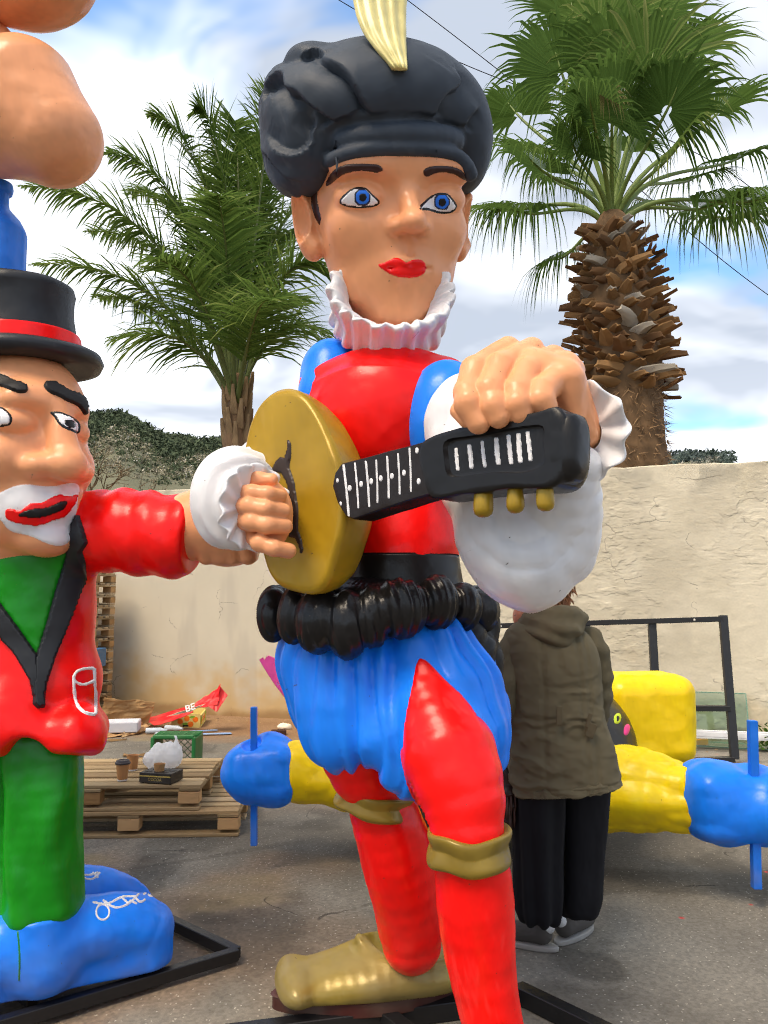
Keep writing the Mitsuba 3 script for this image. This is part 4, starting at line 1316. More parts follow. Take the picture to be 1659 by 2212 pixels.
ankle = union(cap(P(93, 1950, 3.22), P(93, 2060, 3.22), S(93, 2000, 3.22) * 82, S(93, 2000, 3.22) * 88), cap(P(6, 1960, 3.27), P(6, 2060, 3.24), S(93, 2000, 3.22) * 86, S(93, 2000, 3.22) * 92))
s1 = big_shoe([(-60, 2050, 3.18, 84), (40, 2040, 3.2, 84), (130, 2020, 3.26, 78), (220, 2004, 3.34, 68), (285, 1999, 3.42, 66), (315, 2008, 3.45, 60)], (200, 2110), ankle)
add(cl + '__shoe', s1, BLUE, var=.10)
s2 = big_shoe([(0, 1990, 3.62, 80), (90, 1962, 3.7, 84), (180, 1940, 3.78, 66), (240, 1945, 3.84, 58), (280, 1954, 3.88, 46)], (200, 2010))
add(cl + '__shoe', s2, BLUE, var=.10)
lace = shapely.union_all([stroke([(200, 1948), (232, 1952), (262, 1938), (290, 1936)], 4.5), stroke([(222, 1944), (250, 1960), (280, 1950), (300, 1930)], 4.5), stroke([(262, 1937), (278, 1952)], 4), stroke([(290, 1935), (305, 1948), (314, 1942)], 4.5), stroke([(314, 1926), (330, 1936), (340, 1930)], 4), stroke([(310, 1932), (326, 1920)], 4.5), stroke([(280, 1945), (296, 1952)], 4),
                          Point(219, 1972).buffer(1).buffer(0)])
loop = shapely.affinity.scale(Point(222, 1970).buffer(19, 16), .85, 1.0).difference(shapely.affinity.scale(Point(222, 1970).buffer(14.5, 16), .85, 1.0))
for g in list(getattr(lace, 'geoms', [lace])) + [loop]:
    if g.area > 30:
        mdl = decal(s1, g, .004, 2.2)
        if len(mdl.faces):
            add(cl + '__lace', mdl, WHITE, 'satin')
for ln in ([(172, 1888), (190, 1890), (212, 1884)], [(178, 1896), (200, 1898), (216, 1884)], [(200, 1884), (212, 1896)]):
    mdl = decal(s2, stroke(ln, 4), .004, 2.2)
    if len(mdl.faces):
        add(cl + '__lace', mdl, WHITE, 'satin')
mdl = decal(s1, stroke([(38, 2012), (42, 2060), (41, 2118)], 3.5), .004, 2.2)
add(cl + '__paint_line', mdl, (.01, .2, .05), 'satin', label='thin green painted line down the shoe')
bz = .045
c0, c1, c2, c3 = G(512, 2060, bz), G(250, 1935, bz), G(-420, 2110, bz), G(-160, 2262, bz)
tb = [(c0, c1), (c1, c2), (c2, c3), (c3, c0), (G(335, 2100, bz), G(255, 2050, bz)), (G(70, 2160, bz), G(-20, 2095, bz)), (G(255, 2050, bz), G(-20, 2095, bz))]
add(cl + '__base_frame', cat([bar(a, b, .044, .048) for a, b in tb]), BLACK, 'steel', smooth=False, label='black square tube floor frame')

# ------------------------------------------------------------------ the huge big-nosed figure cut off by the left edge
gi = thing('carnival_statue', 'huge skin coloured head with bulging nose above the clown, cut off by the left edge', 'statue', 'giant painted carnival figures')
YG = 3.5
gq = S(60, 215, YG)
fg = join([cap(P(50, 214, YG), P(124, 300, YG - .03), 124 * gq, 90 * gq), cap(P(-20, 262, YG), P(110, 300, YG - .02), 116 * gq, 88 * gq), cap(P(-60, 150, YG + .1), P(-330, 60, YG + .4), .26, .34), ell(P(-330, 60, YG + .45), [.5, .5, .62])], .09)
gm = net(fg, P(-760, 480, YG) - [.1, .3, .1], P(240, 60, YG) + [.1, 1.2, .9], .014)
push(gm, lambda v, n: .003 * (meshkit.fbm(v * 6, 3, 6) - .5) * 2)
add(gi + '__head', gm, SKIN, var=.06, freq=4)
fb_ = join([ell(P(58, -62, YG - .06), np.array([150, 120, 112]) * gq), ell(P(-160, -60, YG), np.array([180, 140, 120]) * gq)], .06)
bm_ = net(fb_, P(-420, 120, YG) - [.1, .4, .05], P(240, -220, YG) + [.1, .4, .1], .012)
push(bm_, lambda v, n: .006 * (meshkit.fbm(v * 9, 3, 6) - .5) * 2)
add(gi + '__brow', bm_, (.66, .27, .13), var=.08, label='heavy overhanging brow with rough lower edge')
gb = [(P(-360, 420, 3.95), .42), (P(-420, 900, 4.0), .56), (P(-430, 1300, 4.0), .6)]
add(gi + '__coat', net(flow(gb, 10), np.array([-3.2, 3.2, .9]), np.array([-1.3, 4.8, 3.7]), .03), BLUE)
for dx in (-.25, .27):
    a = np.array([-2.15 + dx, 4.0, 1.3])
    add(gi + '__leg', spine([(a, .26, .26), (a - [0, 0, .8], .2, .2), (a - [0, 0, 1.29], .24, .24)], 16, 28, ref=(0, 1, 0)), CHAR)
bc = P(-14, 600, 3.66)
bq = S(-14, 500, 3.66)
bp = [(58, -60), (62, -54), (62.5, 20), (62, 100), (58, 112), (48, 130), (34, 145), (25, 156), (22, 168), (22, 188), (28, 192), (30, 202), (28, 212), (20, 216), (6, 216)]
solo('bottle', lathe([(a * bq, b * bq) for a, b in bp], bc, 48), (.02, .17, .70), 'large painted blue bottle rising behind the clown\'s black hat', 'bottle', smooth=50)
hb = join([ell(bc - [0, 0, .16], [.16, .16, .1])] + [chain([(bc + [-.14 + .0 * i, -.08, -.20 + .05 * i], .03), (bc + [0, -.155, -.20 + .05 * i], .03), (bc + [.12, -.09, -.20 + .05 * i], .026)], .01) for i in range(4)] + [cap(bc - [.1, -.05, .2], bc - [.75, -.3, .5], .11, .14)], .02)
add(gi + '__hand', net(hb, bc - [.95, .4, .8], bc + [.3, .55, .2], .012), SKIN)
# ------------------------------------------------------------------ the figure lying behind, arms out, a stick in each fist
ly = thing('carnival_statue', 'painted figure lying on the asphalt with yellow sleeves and big blue fists', 'statue', 'giant painted carnival figures')


def lump(fn, js_or_box, h, amp=.012, fr=7, seed=3):
    lo, hi = js_or_box
    m = net(fn, lo, hi, h)
    push(m, lambda v, n: amp * (meshkit.fbm(v * fr, 3, seed) - .5) * 2)
    return m


def facets(v, n, s, amp):
    return amp * (np.abs(meshkit.noise(v * s, 3) - .5) + np.abs(meshkit.noise(v * s * 1.9, 7) - .5) * .6 - .4)


ja = js((1150, 1700, 4.86, 98), (1260, 1700, 4.72, 94), (1350, 1700, 4.6, 95), (1430, 1715, 4.5, 84), (1490, 1722, 4.42, 74))
lo, hi = grown(ja, .05)
m = net(flow(ja, 10), lo, hi, .012)
push(m, lambda v, n: facets(v, n, 4.2, .07))
add(ly + '__sleeve', m, YELLOW, var=.06)
jb = js((636, 1668, 4.88, 66), (700, 1672, 4.9, 68), (800, 1676, 4.95, 84), (900, 1680, 5.05, 92))
jb = [(jb[0][0], jb[0][1]), *jb[1:]]
lo, hi = grown(jb, .05)
m = net(flow(jb, 10), lo, hi, .012)
push(m, lambda v, n: facets(v, n, 4.2, .05))
add(ly + '__sleeve', m, YELLOW, var=.06)
q = S(1570, 1730, 4.34)
fa = join([ell(P(1548, 1730, 4.36), np.array([88, 96, 94]) * q), ell(P(1640, 1735, 4.30), np.array([74, 90, 86]) * q), rbox(P(1580, 1735, 4.34), np.array([92, 70, 70]) * q, .08)], .06)
fa = cut(fa, ell(P(1632, 1640, 4.27), [.10, .12, .055]), .04)
m = net(fa, P(1420, 1860, 4.3) - [.05, .35, .02], P(1760, 1600, 4.3) + [.05, .35, .05], .012)
push(m, lambda v, n: facets(v, n, 3.2, .05))
add(ly + '__fist', m, BLUE, var=.10)
q = S(560, 1660, 4.86)
fa = join([ell(P(552, 1672, 4.86), np.array([72, 80, 58]) * q), rbox(P(575, 1664, 4.86), np.array([68, 66, 62]) * q, .10), ell(P(585, 1626, 4.9), np.array([40, 50, 44]) * q), ell(P(520, 1660, 4.84), np.array([38, 60, 46]) * q), ell(P(600, 1704, 4.86), np.array([40, 54, 36]) * q)], .07)
fa = cut(fa, ell(P(545, 1606, 4.82), [.05, .12, .035]), .03)
m = net(fa, P(440, 1780, 4.86) - [.03, .32, .02], P(690, 1550, 4.86) + [.05, .32, .05], .011)
push(m, lambda v, n: facets(v, n, 3.0, .035))
add(ly + '__fist', m, BLUE, var=.10)
q = S(1385, 1548, 5.6)
fy = rbox(P(1385, 1550, 5.6), np.array([97, 92, 95]) * q, .13)
m = net(fy, P(1385, 1550, 5.6) - .46, P(1385, 1550, 5.6) + .46, .014)
push(m, lambda v, n: .02 * (meshkit.fbm(v * 3.5, 3, 3) - .5) * 2 - .05 * np.clip(-(v[:, 2] - .5), 0, 1) * (v[:, 0] > 1.9))
add(ly + '__hat_block', m, YELLOW, var=.05, label='large yellow rounded block')
q = S(1175, 1650, 5.35)
bodym = net(join([ell(P(1184, 1622, 5.35), np.array([186, 200, 172]) * q), ell(P(960, 1690, 5.3), np.array([200, 190, 130]) * q)], .1), P(740, 1860, 5.3) - [.05, .7, .05], P(1400, 1440, 5.3) + [.05, .75, .05], .016)
push(bodym, lambda v, n: .012 * (meshkit.fbm(v * 5, 3, 3) - .5) * 2)
add(ly + '__body', bodym, (.018, .016, .014), 'paint', label='round black body with painted dots')
for cx, cy, rx, ry, col in ((1354, 1576, 6.5, 13, (.75, .04, .22)), (1334, 1552, 8, 12, (.5, .6, .02)), (1350, 1549, 0.1, 1, YELLOW), (1308, 1500, 8, 12, (.75, .04, .22)), (1290, 1590, 12, 14, (.75, .04, .22))):
    if rx > 1:
        dm = decal(bodym, shapely.affinity.rotate(shapely.affinity.scale(Point(cx, cy).buffer(1, 16), rx, ry), 14), .006, 3)
        if len(dm.faces):
            add(ly + '__dot', dm, col)
dm = decal(bodym, shapely.affinity.scale(Point(1333, 1553).buffer(1, 16), 3.6, 7), .009, 2)
if len(dm.faces):
    add(ly + '__dot', dm, BLACK)
q = S(1092, 1560, 4.95)
for cy, rz, col in ((1536, 26, YELLOW), (1550, 17, (.75, .06, .18)), (1576, 34, BLUE), (1556, 15, (.02, .03, .2))):
    cc = P(1064, cy, 4.95)
    add(ly + '__collar_stripe', net(ell(cc, [.17, .2, rz * q]), cc - .26, cc + .26, .014), col)
for (a, b), w, lab in (((P(548.5, 1527, 4.78), P(549, 1826, 4.78)), .037, 'upright blue square stick in the left blue fist, near the stacked pallets'), ((P(1625, 1556, 4.22), P(1634, 1919, 4.22)), .042, 'upright blue square stick in the right blue fist, at the right edge')):
    solo('stick', bar(a, b, w, up=(0, 1, 0)), (.010, .14, .62), lab, 'stick', 'blue sticks in the fists of the lying figure', smooth=False)

# a flat pink board standing beside it
bp = [(560, 1425), (568, 1420), (572, 1426), (577, 1415), (600, 1425), (640, 1440), (700, 1462), (740, 1500), (730, 1560), (690, 1560), (648, 1535), (618, 1510), (596, 1482), (578, 1455)]
pb_ = P(np.array([p[0] for p in bp]), np.array([p[1] for p in bp]), 6.2 + .0 * np.arange(len(bp)))
pin = thing('board', 'flat pink pointed board with blue zigzag paint standing behind the breeches', 'board')
bm2 = rings_mesh([pb_ + [0, -.01, 0], pb_ + [0, .012, 0]])
pts, tri, _ = sheet(bp, 8)
fr_ = P(pts[:, 0], pts[:, 1], np.full(len(pts), 6.19))
bk_ = fr_ + [0, .022, 0]
bm2 = cat([trimesh.Trimesh(fr_, tri, process=False), trimesh.Trimesh(bk_, tri[:, ::-1], process=False), rings_mesh([pb_ + [0, -.01, 0], pb_ + [0, .012, 0]], caps=False)])
add(pin + '__panel', bm2, (.80, .09, .36), smooth=False, var=.03)
add(pin + '__zigzag', decal(bm2, stroke([(600, 1478), (620, 1462), (616, 1480), (640, 1462), (634, 1486)], 4.5), .004, 2.5), (.16, .28, .6), 'satin', smooth=False)
add(pin + '__prop', bar(P(660, 1500, 6.24), G(670, 1600, .0), .03), (.3, .2, .1), 'wood', smooth=False)

# ------------------------------------------------------------------ the woman in the parka, seen from behind
pe = thing('person', 'person seen from behind in olive parka, wide black trousers and grey trainers', 'person')
YP = 3.55


def prow(y, xl, xr, dy, Y=YP, n=64, pw=2.4):
    ph = np.linspace(0, 2 * np.pi, n, endpoint=False)
    c = P((xl + xr) / 2, y, Y)
    w = (xr - xl) / 2 * S((xl + xr) / 2, y, Y)
    e = 2 / pw
    cs, sn = np.cos(ph), np.sin(ph)
    return c + np.stack([np.sign(cs) * np.abs(cs) ** e * w, np.sign(sn) * np.abs(sn) ** e * dy, 0 * ph], 1)


rows = [prow(1338, 1140, 1222, .06), prow(1344, 1126, 1240, .10), prow(1356, 1108, 1262, .125), prow(1378, 1098, 1282, .15), prow(1410, 1094, 1296, .17), prow(1450, 1096, 1302, .175), prow(1500, 1099, 1303, .175), prow(1545, 1100, 1306, .175),
        prow(1590, 1100, 1318, .185), prow(1640, 1100, 1330, .195), prow(1690, 1103, 1338, .20), prow(1704, 1104, 1340, .20), prow(1706, 1110, 1336, .19), prow(1690, 1112, 1330, .18)]
rows = np.array(rows)
tt = np.r_[np.arange(len(rows) - 3), len(rows) - 3 + np.array([-.55, -.45, .4])] * 1.0
rr = PchipInterpolator(np.arange(len(rows)), rows)(np.linspace(0, len(rows) - 1, 120))
lean = np.linspace(0, 1, 120)[:, None, None]
rr = rr + np.array([0, .10, 0]) * (1 - lean) ** 1.5
# the hem is longer at the left than at the right
hemk = np.clip((np.linspace(0, 1, 120) - .55) / .4, 0, 1)[:, None]
rr[..., 2] -= hemk * (.016 - .065 * (rr[..., 0] - P(1110, 1700, YP)[0]) / .48)
coat = rings_mesh(rr)


def coat_folds(v, n):
    w = meshkit.fbm(v * np.array([5, 5, 7.0]), 4, 6)
    s = np.sin(v[:, 2] * 52 + v[:, 0] * 18 * (w - .2) + w * 12)
    d = .0075 * s * np.clip(meshkit.noise(v * 4.5, 9) * 2 - .6, 0, 1) + .011 * (w - .5)
    for sx in (-.085, -.015, .075, .115):                 # seams down the back
        x = v[:, 0] - (P(1205, 1500, YP)[0] + sx * (1 + .25 * (1.2 - v[:, 2])))
        d -= .008 * np.exp(-(x / .007) ** 2)
    d -= .004 * np.exp(-((v[:, 2] - (.78 + .06 * (v[:, 0] - .7))) / .006) ** 2)
    return d


coat = coat.subdivide()
push(coat, coat_folds)
OLIVE = (.108, .090, .054)
add(pe + '__parka', coat, OLIVE, 'cloth', var=.12)
ps = P(1205, 1420, YP)
armL = js((1118, 1388, 3.62, 34), (1098, 1440, 3.58, 34), (1092, 1520, 3.55, 31), (1102, 1580, 3.66, 28), (1112, 1610, 3.86, 25))
lo, hi = grown(armL, .04)
m = net(flow(armL, 12), lo, hi, .008)
push(m, lambda v, n: .008 * np.sin(v[:, 2] * 60 + 8 * meshkit.fbm(v * 6, 2, 3)) * meshkit.noise(v * 8, 5))
add(pe + '__sleeve', m, OLIVE, 'cloth', var=.12)
armR = js((1272, 1388, 3.64, 34), (1288, 1440, 3.68, 33), (1290, 1520, 3.72, 30), (1276, 1570, 3.86, 27), (1262, 1590, 4.0, 24))
lo, hi = grown(armR, .04)
m = net(flow(armR, 12), lo, hi, .008)
push(m, lambda v, n: .008 * np.sin(v[:, 2] * 60 + 8 * meshkit.fbm(v * 6, 2, 3)) * meshkit.noise(v * 8, 5))
add(pe + '__sleeve', m, OLIVE, 'cloth', var=.12)
hood = net(join([flow(js((1132, 1352, 3.62, 17), (1160, 1362, 3.52, 22), (1205, 1366, 3.47, 25), (1240, 1352, 3.52, 22), (1252, 1334, 3.6, 17)), 10), flow(js((1150, 1330, 3.58, 20), (1200, 1338, 3.5, 27), (1240, 1326, 3.58, 20)), 8), ell(P(1205, 1382, 3.47), [.07, .03, .035])], .02), P(1190, 1350, 3.55) - [.22, .2, .14], P(1190, 1350, 3.55) + [.22, .2, .16], .008)
push(hood, lambda v, n: .006 * np.sin(v[:, 2] * 70 + v[:, 0] * 20 + 8 * meshkit.fbm(v * 6, 2, 3)))
add(pe + '__hood', hood, OLIVE, 'cloth', var=.12)
ft_ = P(1224, 1560, 3.365)
for i in range(2):
    add(pe + '__belt_tab', boxm(P(1272 + 5 * i, 1556 + 22 * i, 3.385), [.008 + .010 * i, .005, .030], roty(18 + 4 * i)), (.092, .074, .044), 'cloth', smooth=False)
add(pe + '__pocket_flap', boxm(P(1208, 1546, 3.370), [.012, .005, .038], roty(3)), (.095, .076, .045), 'cloth', smooth=False)
hq = S(1176, 1268, 3.66)
hd = P(1176, 1270, 3.68)
fh_ = join([ell(hd, [.078, .098, .108]), ell(hd + [-.01, .07, -.05], [.06, .06, .07]), cap(hd + [0, -.01, -.08], P(1180, 1350, 3.6), .055, .062), cap(hd + [-.015, .155, -.03], hd + [-.015, .165, -.045], .014, .018), ell(hd + [-.078, .01, -.025], [.012, .022, .034]), ell(hd + [.078, .01, -.025], [.012, .022, .034]),
            ell(P(1122, 1332, 3.66), [.03, .04, .05])], .015)
add(pe + '__head', net(fh_, hd - [.2, .2, .3], hd + [.2, .25, .2], .008), (.55, .22, .13), 'satin')
for sx in (-1, 1):
    add(pe + '__eye', trimesh.creation.icosphere(2, .012).apply_translation(hd + [sx * .032 - .01, .125, .0]), (.1, .07, .05))
add(pe + '__mouth', rod(hd + [-.035, .133, -.075], hd + [.015, .133, -.075], .006), (.4, .08, .07))
hs_, hp_ = [], rng.normal(size=(520, 3))
hp_ = unit(hp_ * [1, 1, 1])
for d in hp_:
    if d[1] > .55 and d[2] < .45:
        continue
    r0 = hd + d * [.082, .10, .112]
    out = unit(d + rng.normal(size=3) * .35 + [0, 0, -.5])
    ln = rng.uniform(.03, .075)
    hs_.append(spine([(r0, .007, .005), (r0 + out * ln * .5 + d * .012, .006, .004), (r0 + out * ln + [0, 0, -.02], .001, .001)], 5, 5, ref=[.3, .5, .8]))
add(pe + '__hair', cat(hs_), (.26, .115, .05), 'satin', var=.3, freq=40)
trow = [((1112, 1218), (1700, .14)), ((1112, 1216), (1760, .14)), ((1113, 1212), (1850, .13)), ((1114, 1212), (1930, .125)), ((1116, 1210), (1958, .12)), ((1124, 1206), (1982, .10)), ((1140, 1196), (1988, .07))]
trow2 = [((1200, 1312), (1690, .14)), ((1202, 1306), (1760, .14)), ((1205, 1298), (1850, .13)), ((1206, 1294), (1930, .125)), ((1208, 1290), (1950, .12)), ((1214, 1282), (1972, .10)), ((1224, 1272), (1978, .07))]
for rws, Yt in ((trow, 3.56), (trow2, 3.66)):
    r_ = np.array([prow(y, a, b, d, Yt, pw=2.2) for (a, b), (y, d) in rws])
    m = rings_mesh(PchipInterpolator(np.arange(len(r_)), r_)(np.linspace(0, len(r_) - 1, 70)))
    push(m, lambda v, n: .010 * np.sin(np.arctan2(v[:, 1] - Yt, v[:, 0] - P(1160, 1850, Yt)[0]) * 9 + 6 * meshkit.fbm(v * np.array([4, 4, 1.2]), 2, 3)) + .004 * (meshkit.fbm(v * 9, 2, 4) - .5))
    add(pe + '__trouser_leg', m, (.008, .008, .010), 'cloth', var=.1)
for (x, y), yaw, Yt in (((1172, 2050), 62, 3.50), ((1220, 2034), -44, 3.60)):
    b = G(x, y, 0)
    a = math.radians(90 + yaw)
    d = np.array([math.cos(a), math.sin(a), 0])
    s = np.array([d[1], -d[0], 0])
    R = np.array([d, s, [0, 0, 1.0]])
    b = b - d * .02
    fs_ = join([flow([(np.array([.02, 0, .065]) @ R + b, .042), (np.array([.10, 0, .062]) @ R + b, .044), (np.array([.19, 0, .05]) @ R + b, .040), (np.array([.235, 0, .045]) @ R + b, .032)], 8), cap(np.array([.02, 0, .07]) @ R + b, np.array([.03, 0, .12]) @ R + b, .040, .042)], .02)
    fs_ = both(fs_, half(b + [0, 0, .022], [0, 0, -1]), .006)
    sk = pe + ('__trainer' if pe + '__trainer' not in scene else '__trainer_001')
    add(pe + '__trainer', net(fs_, b - .32, b + .32, .0055), (.075, .068, .062), 'cloth', smooth=True)
    o = [(.10 + .155 * math.cos(t), (.052 + .006 * math.cos(t)) * math.sin(t)) for t in np.linspace(0, 2 * np.pi, 40, endpoint=False)]
    rws = [np.array([np.array([x2 * g + .1 * (1 - g), y2 * g, z]) @ R + b for x2, y2 in o]) for g, z in ((.94, .0), (1, .005), (1.0, .019), (.97, .024), (.8, .025))]
    add(sk + '__sole', rings_mesh(rws), (.30, .29, .27), 'satin', smooth=50)
    add(sk + '__heel_tab', ell_m := net(both(ell(np.array([-.008, 0, .10]) @ R + b, [.030, .030, .03]), half(b - d * .004, d), .004), b - .15, b + .2, .006), (.6, .6, .6), 'satin')
    add(pe + '__sock', rod(np.array([.03, 0, .08]) @ R + b, np.array([.03, 0, .22]) @ R + b, .036, .04), (.02, .02, .022), 'cloth')
# shaggy dark bag at her side
bgc = P(1096, 1722, 3.62)
bag = thing('handbag', 'dark brown shaggy bag hanging at the left side of the olive parka', 'bag')
m = net(ell(bgc, [.06, .09, .145]), bgc - .2, bgc + .2, .008)
push(m, lambda v, n: .012 * np.sin(v[:, 2] * 80 + 10 * meshkit.fbm(v * 8, 2, 3)))
add(bag + '__pouch', m, (.028, .014, .010), 'satin', var=.3, freq=20)
add(bag + '__strap', spine([(bgc + [0, 0, .13], .008, .003), (P(1094, 1640, 3.66), .008, .003), (P(1100, 1606, 3.78), .008, .003)], 12, 8, ref=(0, 1, 0)), (.03, .015, .01), 'satin')
tas = []
for i in range(60):
    a = rng.uniform(0, 2 * np.pi)
    z = rng.uniform(-.12, .08)
    p0 = bgc + [.058 * math.cos(a), .088 * math.sin(a), z]
    tas.append(spine([(p0, .006, .003), (p0 + [.014 * math.cos(a), .014 * math.sin(a), -.05], .006, .003), (p0 + [.01 * math.cos(a), .01 * math.sin(a), -.10], .002, .001)], 4, 5, ref=(.2, .5, .7)))
add(bag + '__fringe', cat(tas), (.04, .018, .012), 'satin', var=.4, freq=40)

# ------------------------------------------------------------------ steel gate frame, glass sheets and plank against the wall
gt = thing('gate_frame', 'black square tube gate frame leaning upright before the rough wall', 'gate')
YF0 = 7.7


def FP(px, py, lean=0):
    return P(px, py, YF0 + lean)


ga, gb_, gc_, gd_ = FP(1562, 1337, .12), FP(1587, 1640, -.05), FP(1000, 1354, .8), FP(1000, 1660, .6)
gw = .075
for a, b, nm_ in ((gc_, ga, 'rail'), (FP(1008, 1528, .68), FP(1577, 1530, .0), 'rail'), (gd_, gb_, 'rail'), (ga + [0, 0, .034], gb_, 'post'), (FP(1408, 1342, .32), FP(1424, 1640, .2), 'post'), (FP(1266, 1346, .48), FP(1276, 1646, .36), 'post'), (gc_, gd_, 'post')):
    add(gt + '__' + nm_, bar(a, b, gw, .05), (.010, .010, .011), 'steel', smooth=False)
for x in (1082, 1500):
    add(gt + '__bolt', rod(FP(x, 1353 - (x - 1082) * .033, .72 - (x - 1000) * .00123 - .06), FP(x, 1353 - (x - 1082) * .033, .72 - (x - 1000) * .00123 - .02), .012), (.5, .48, .42), 'steel')


def on_wall(t, z, off):
    q = WA + WU * t + WN * off
    return np.array([q[0], q[1], z])


def wall_t(px, py, off=0.0):
    """distance along the wall and height of a photograph point on the wall, off in front of it"""
    d = ray(px, py)
    o = EYE[:2] - (WA + WN * off)
    k_ = -(o @ WN) / (d[:2] @ WN)
    p = EYE + d * k_
    return (p[:2] - WA) @ WU, p[2]


for (x0, x1, y0, z0), lean, lab in (((1380, 1612, 1492, .03), .30, 'tall green tinted glass sheet leaning on the rough wall'), ((1300, 1700, 1572, .02), .52, 'low wide clear glass sheet in front of the taller one')):
    t0, zt = wall_t(x0, y0, .15)
    t1, _ = wall_t(x1, y0, .15)
    a, b, c, d = on_wall(t0, z0, lean), on_wall(t1, z0, lean), on_wall(t1, zt, .08 + (.2 if lean > .4 else 0)), on_wall(t0, zt, .08 + (.2 if lean > .4 else 0))
    gk = thing('glass_sheet', lab, 'glass')
    nn = unit(np.cross(b - a, d - a))
    add(gk + '__sheet', trimesh.Trimesh([a, b, c, d], [[0, 1, 2], [0, 2, 3]], process=False), (.5, .5, .5), 'pane', smooth=False)
    add(gk + '__edge', cat([bar(a, b, .008), bar(b, c, .008), bar(c, d, .008), bar(d, a, .008)]), (.10, .25, .18), 'paint', smooth=False)
t0, z0 = wall_t(1385, 1576, .62)
t1, z1 = wall_t(1720, 1592, .62)
solo('window_profile', cat([bar(on_wall(t0, z0, .60), on_wall(t1, z1 + .02, .60), .05, .028), bar(on_wall(t0, z0 - .055, .60), on_wall(t1, z1 - .035, .60), .05, .03), bar(on_wall(t0, z0 - .02, .62), on_wall(t1, z1 - .01, .62), .02, .05)]), (.72, .73, .74), 'long white window profile lying across the glass sheets', 'window profile', mat='satin', smooth=False)
solo('plank', bar(G(1482, 1603, .04), G(1528, 1602, .04), .05, .06), (.62, .26, .03), 'short orange wood offcut on the ground by the glass', 'plank', mat='wood', smooth=False)
for i in range(0):
    pass

# ------------------------------------------------------------------ pallets with the coffee things
PW = [(.36, .25, .13), (.42, .30, .16), (.30, .20, .10), (.46, .34, .20)]


def pallet(c, yaw, lab, L=1.2, D=.8, hgt=.144, par_tone=0, planks=7):
    k_ = thing('pallet', lab, 'pallet', 'wooden pallets in the yard')
    a = math.radians(yaw)
    R = np.array([[math.cos(a), math.sin(a), 0], [-math.sin(a), math.cos(a), 0], [0, 0, 1.0]])

    def put(nm, x, y, z, hx_, hy, hz, tone):
        col = np.array(PW[rng.integers(len(PW))]) * tone * rng.uniform(.8, 1.12)
        jig = rng.normal(size=3) * .002
        add(f'{k_}__{nm}', boxm(c + np.array([x, y, z]) @ R + jig, [hx_, hy, hz], R, .003), col, 'wood', smooth=False, var=.15, freq=14)
    pitch = D / planks
    for i in range(planks):
        w = pitch * .5 - .010 - (0.016 if i % 2 else 0)
        put('top_board', rng.normal() * .006, -D / 2 + pitch * (i + .5), hgt - .011, L / 2, w, .011, .95 + par_tone)
    for x in (-L / 2 + .07, 0, L / 2 - .07):
        put('stringer_board', x, 0, hgt - .033, .07, D / 2 - .002, .0105, .8 + par_tone)
        for y in (-D / 2 + .055, 0, D / 2 - .055):
            put('block', x, y, hgt - .044 - .039, .070, .052, .038, np.array((.95, .78, .62)) + par_tone)
    for y in (-D / 2 + .055, 0, D / 2 - .055):
        put('bottom_board', 0, y, .011, L / 2 - .003, .052, .0105, .9 + par_tone)
    return k_, R


g1 = G(470, 1812, 0)
g2 = G(540, 1782, 0)
pal_yaw = 0
pallet(np.array([g1[0] - .62, g1[1] + .48, .0]), 3, 'lower pallet of the stack, its front blocks stamped and orange brown', L=1.45, D=.95, hgt=.165, par_tone=.05)
pallet(np.array([g1[0] - .88, g1[1] + .50, .167]), 2, 'upper pallet of the stack, used as a table for coffee cups', L=1.45, D=.95, hgt=.165)
ztop = .335


def top_at(px, py):
    return G(px, py, ztop)


def cup(px, py, h, r0, r1, lid, lab, col=(.42, .20, .075)):
    b = top_at(px, py)
    k_ = thing('coffee_cup', lab, 'cup')
    prof = [(r0 * .93, .0), (r0, .004), (r0 + (r1 - r0) * .5, h * .5), (r1, h), (r1 + .003, h + .003), (r1 - .003, h + .002), (r0 * .94, .008), (.001, .007)]
    add(k_ + '__body', lathe(prof, b, 32), col, 'satin', smooth=50, var=.08)
    add(k_ + '__base_band', lathe([(r0 + .0012, .001), (r0 + .0022, .010), (r0 + .0012, .0101)], b, 32), (.6, .58, .55), 'satin', smooth=50)
    if lid:
        add(k_ + '__lid', lathe([(r1 + .006, h - .004), (r1 + .007, h + .006), (r1 + .001, h + .010), (r1 - .002, h + .021), (r1 - .008, h + .022), (r1 - .011, h + .017), (.001, h + .017)], b, 32), (.045, .035, .035), 'satin', smooth=50)
    return b


cup(264, 1686, .115, .032, .045, True, 'brown paper coffee cup with dark lid, front left on the pallet')
cup(286, 1664, .105, .033, .043, False, 'brown paper cup without lid behind the lidded cup')
# black tray box with gold band
bx = thing('box', 'flat black box with gold band and cup holes on the pallet', 'box')
bo_ = top_at(334, 1693)
R = rotz(-14)
bx_c = bo_ + np.array([.0, .085, .035]) @ R
sq = S(334, 1680, bo_[1])
body = boxm(bx_c, [.118, .085, .034], R, .003)
add(bx + '__case', body, (.018, .014, .012), 'satin', smooth=False)
add(bx + '__gold_band', boxm(bx_c + np.array([0, -.086, .012]) @ R, [.115, .0012, .004], R, .0003), (.5, .36, .08), 'satin', smooth=False)
tx = meshkit.text_mesh('COCOA', .020, .001)
tx.apply_translation([-tx.bounds[1][0] / 2, 0, 0])
tv = np.stack([tx.vertices[:, 0], -tx.vertices[:, 2], tx.vertices[:, 1]], 1)
add(bx + '__lettering', trimesh.Trimesh(tv @ R + bx_c + np.array([0, -.0855, -.018]) @ R, tx.faces, process=False), (.48, .36, .10), 'satin', smooth=False)
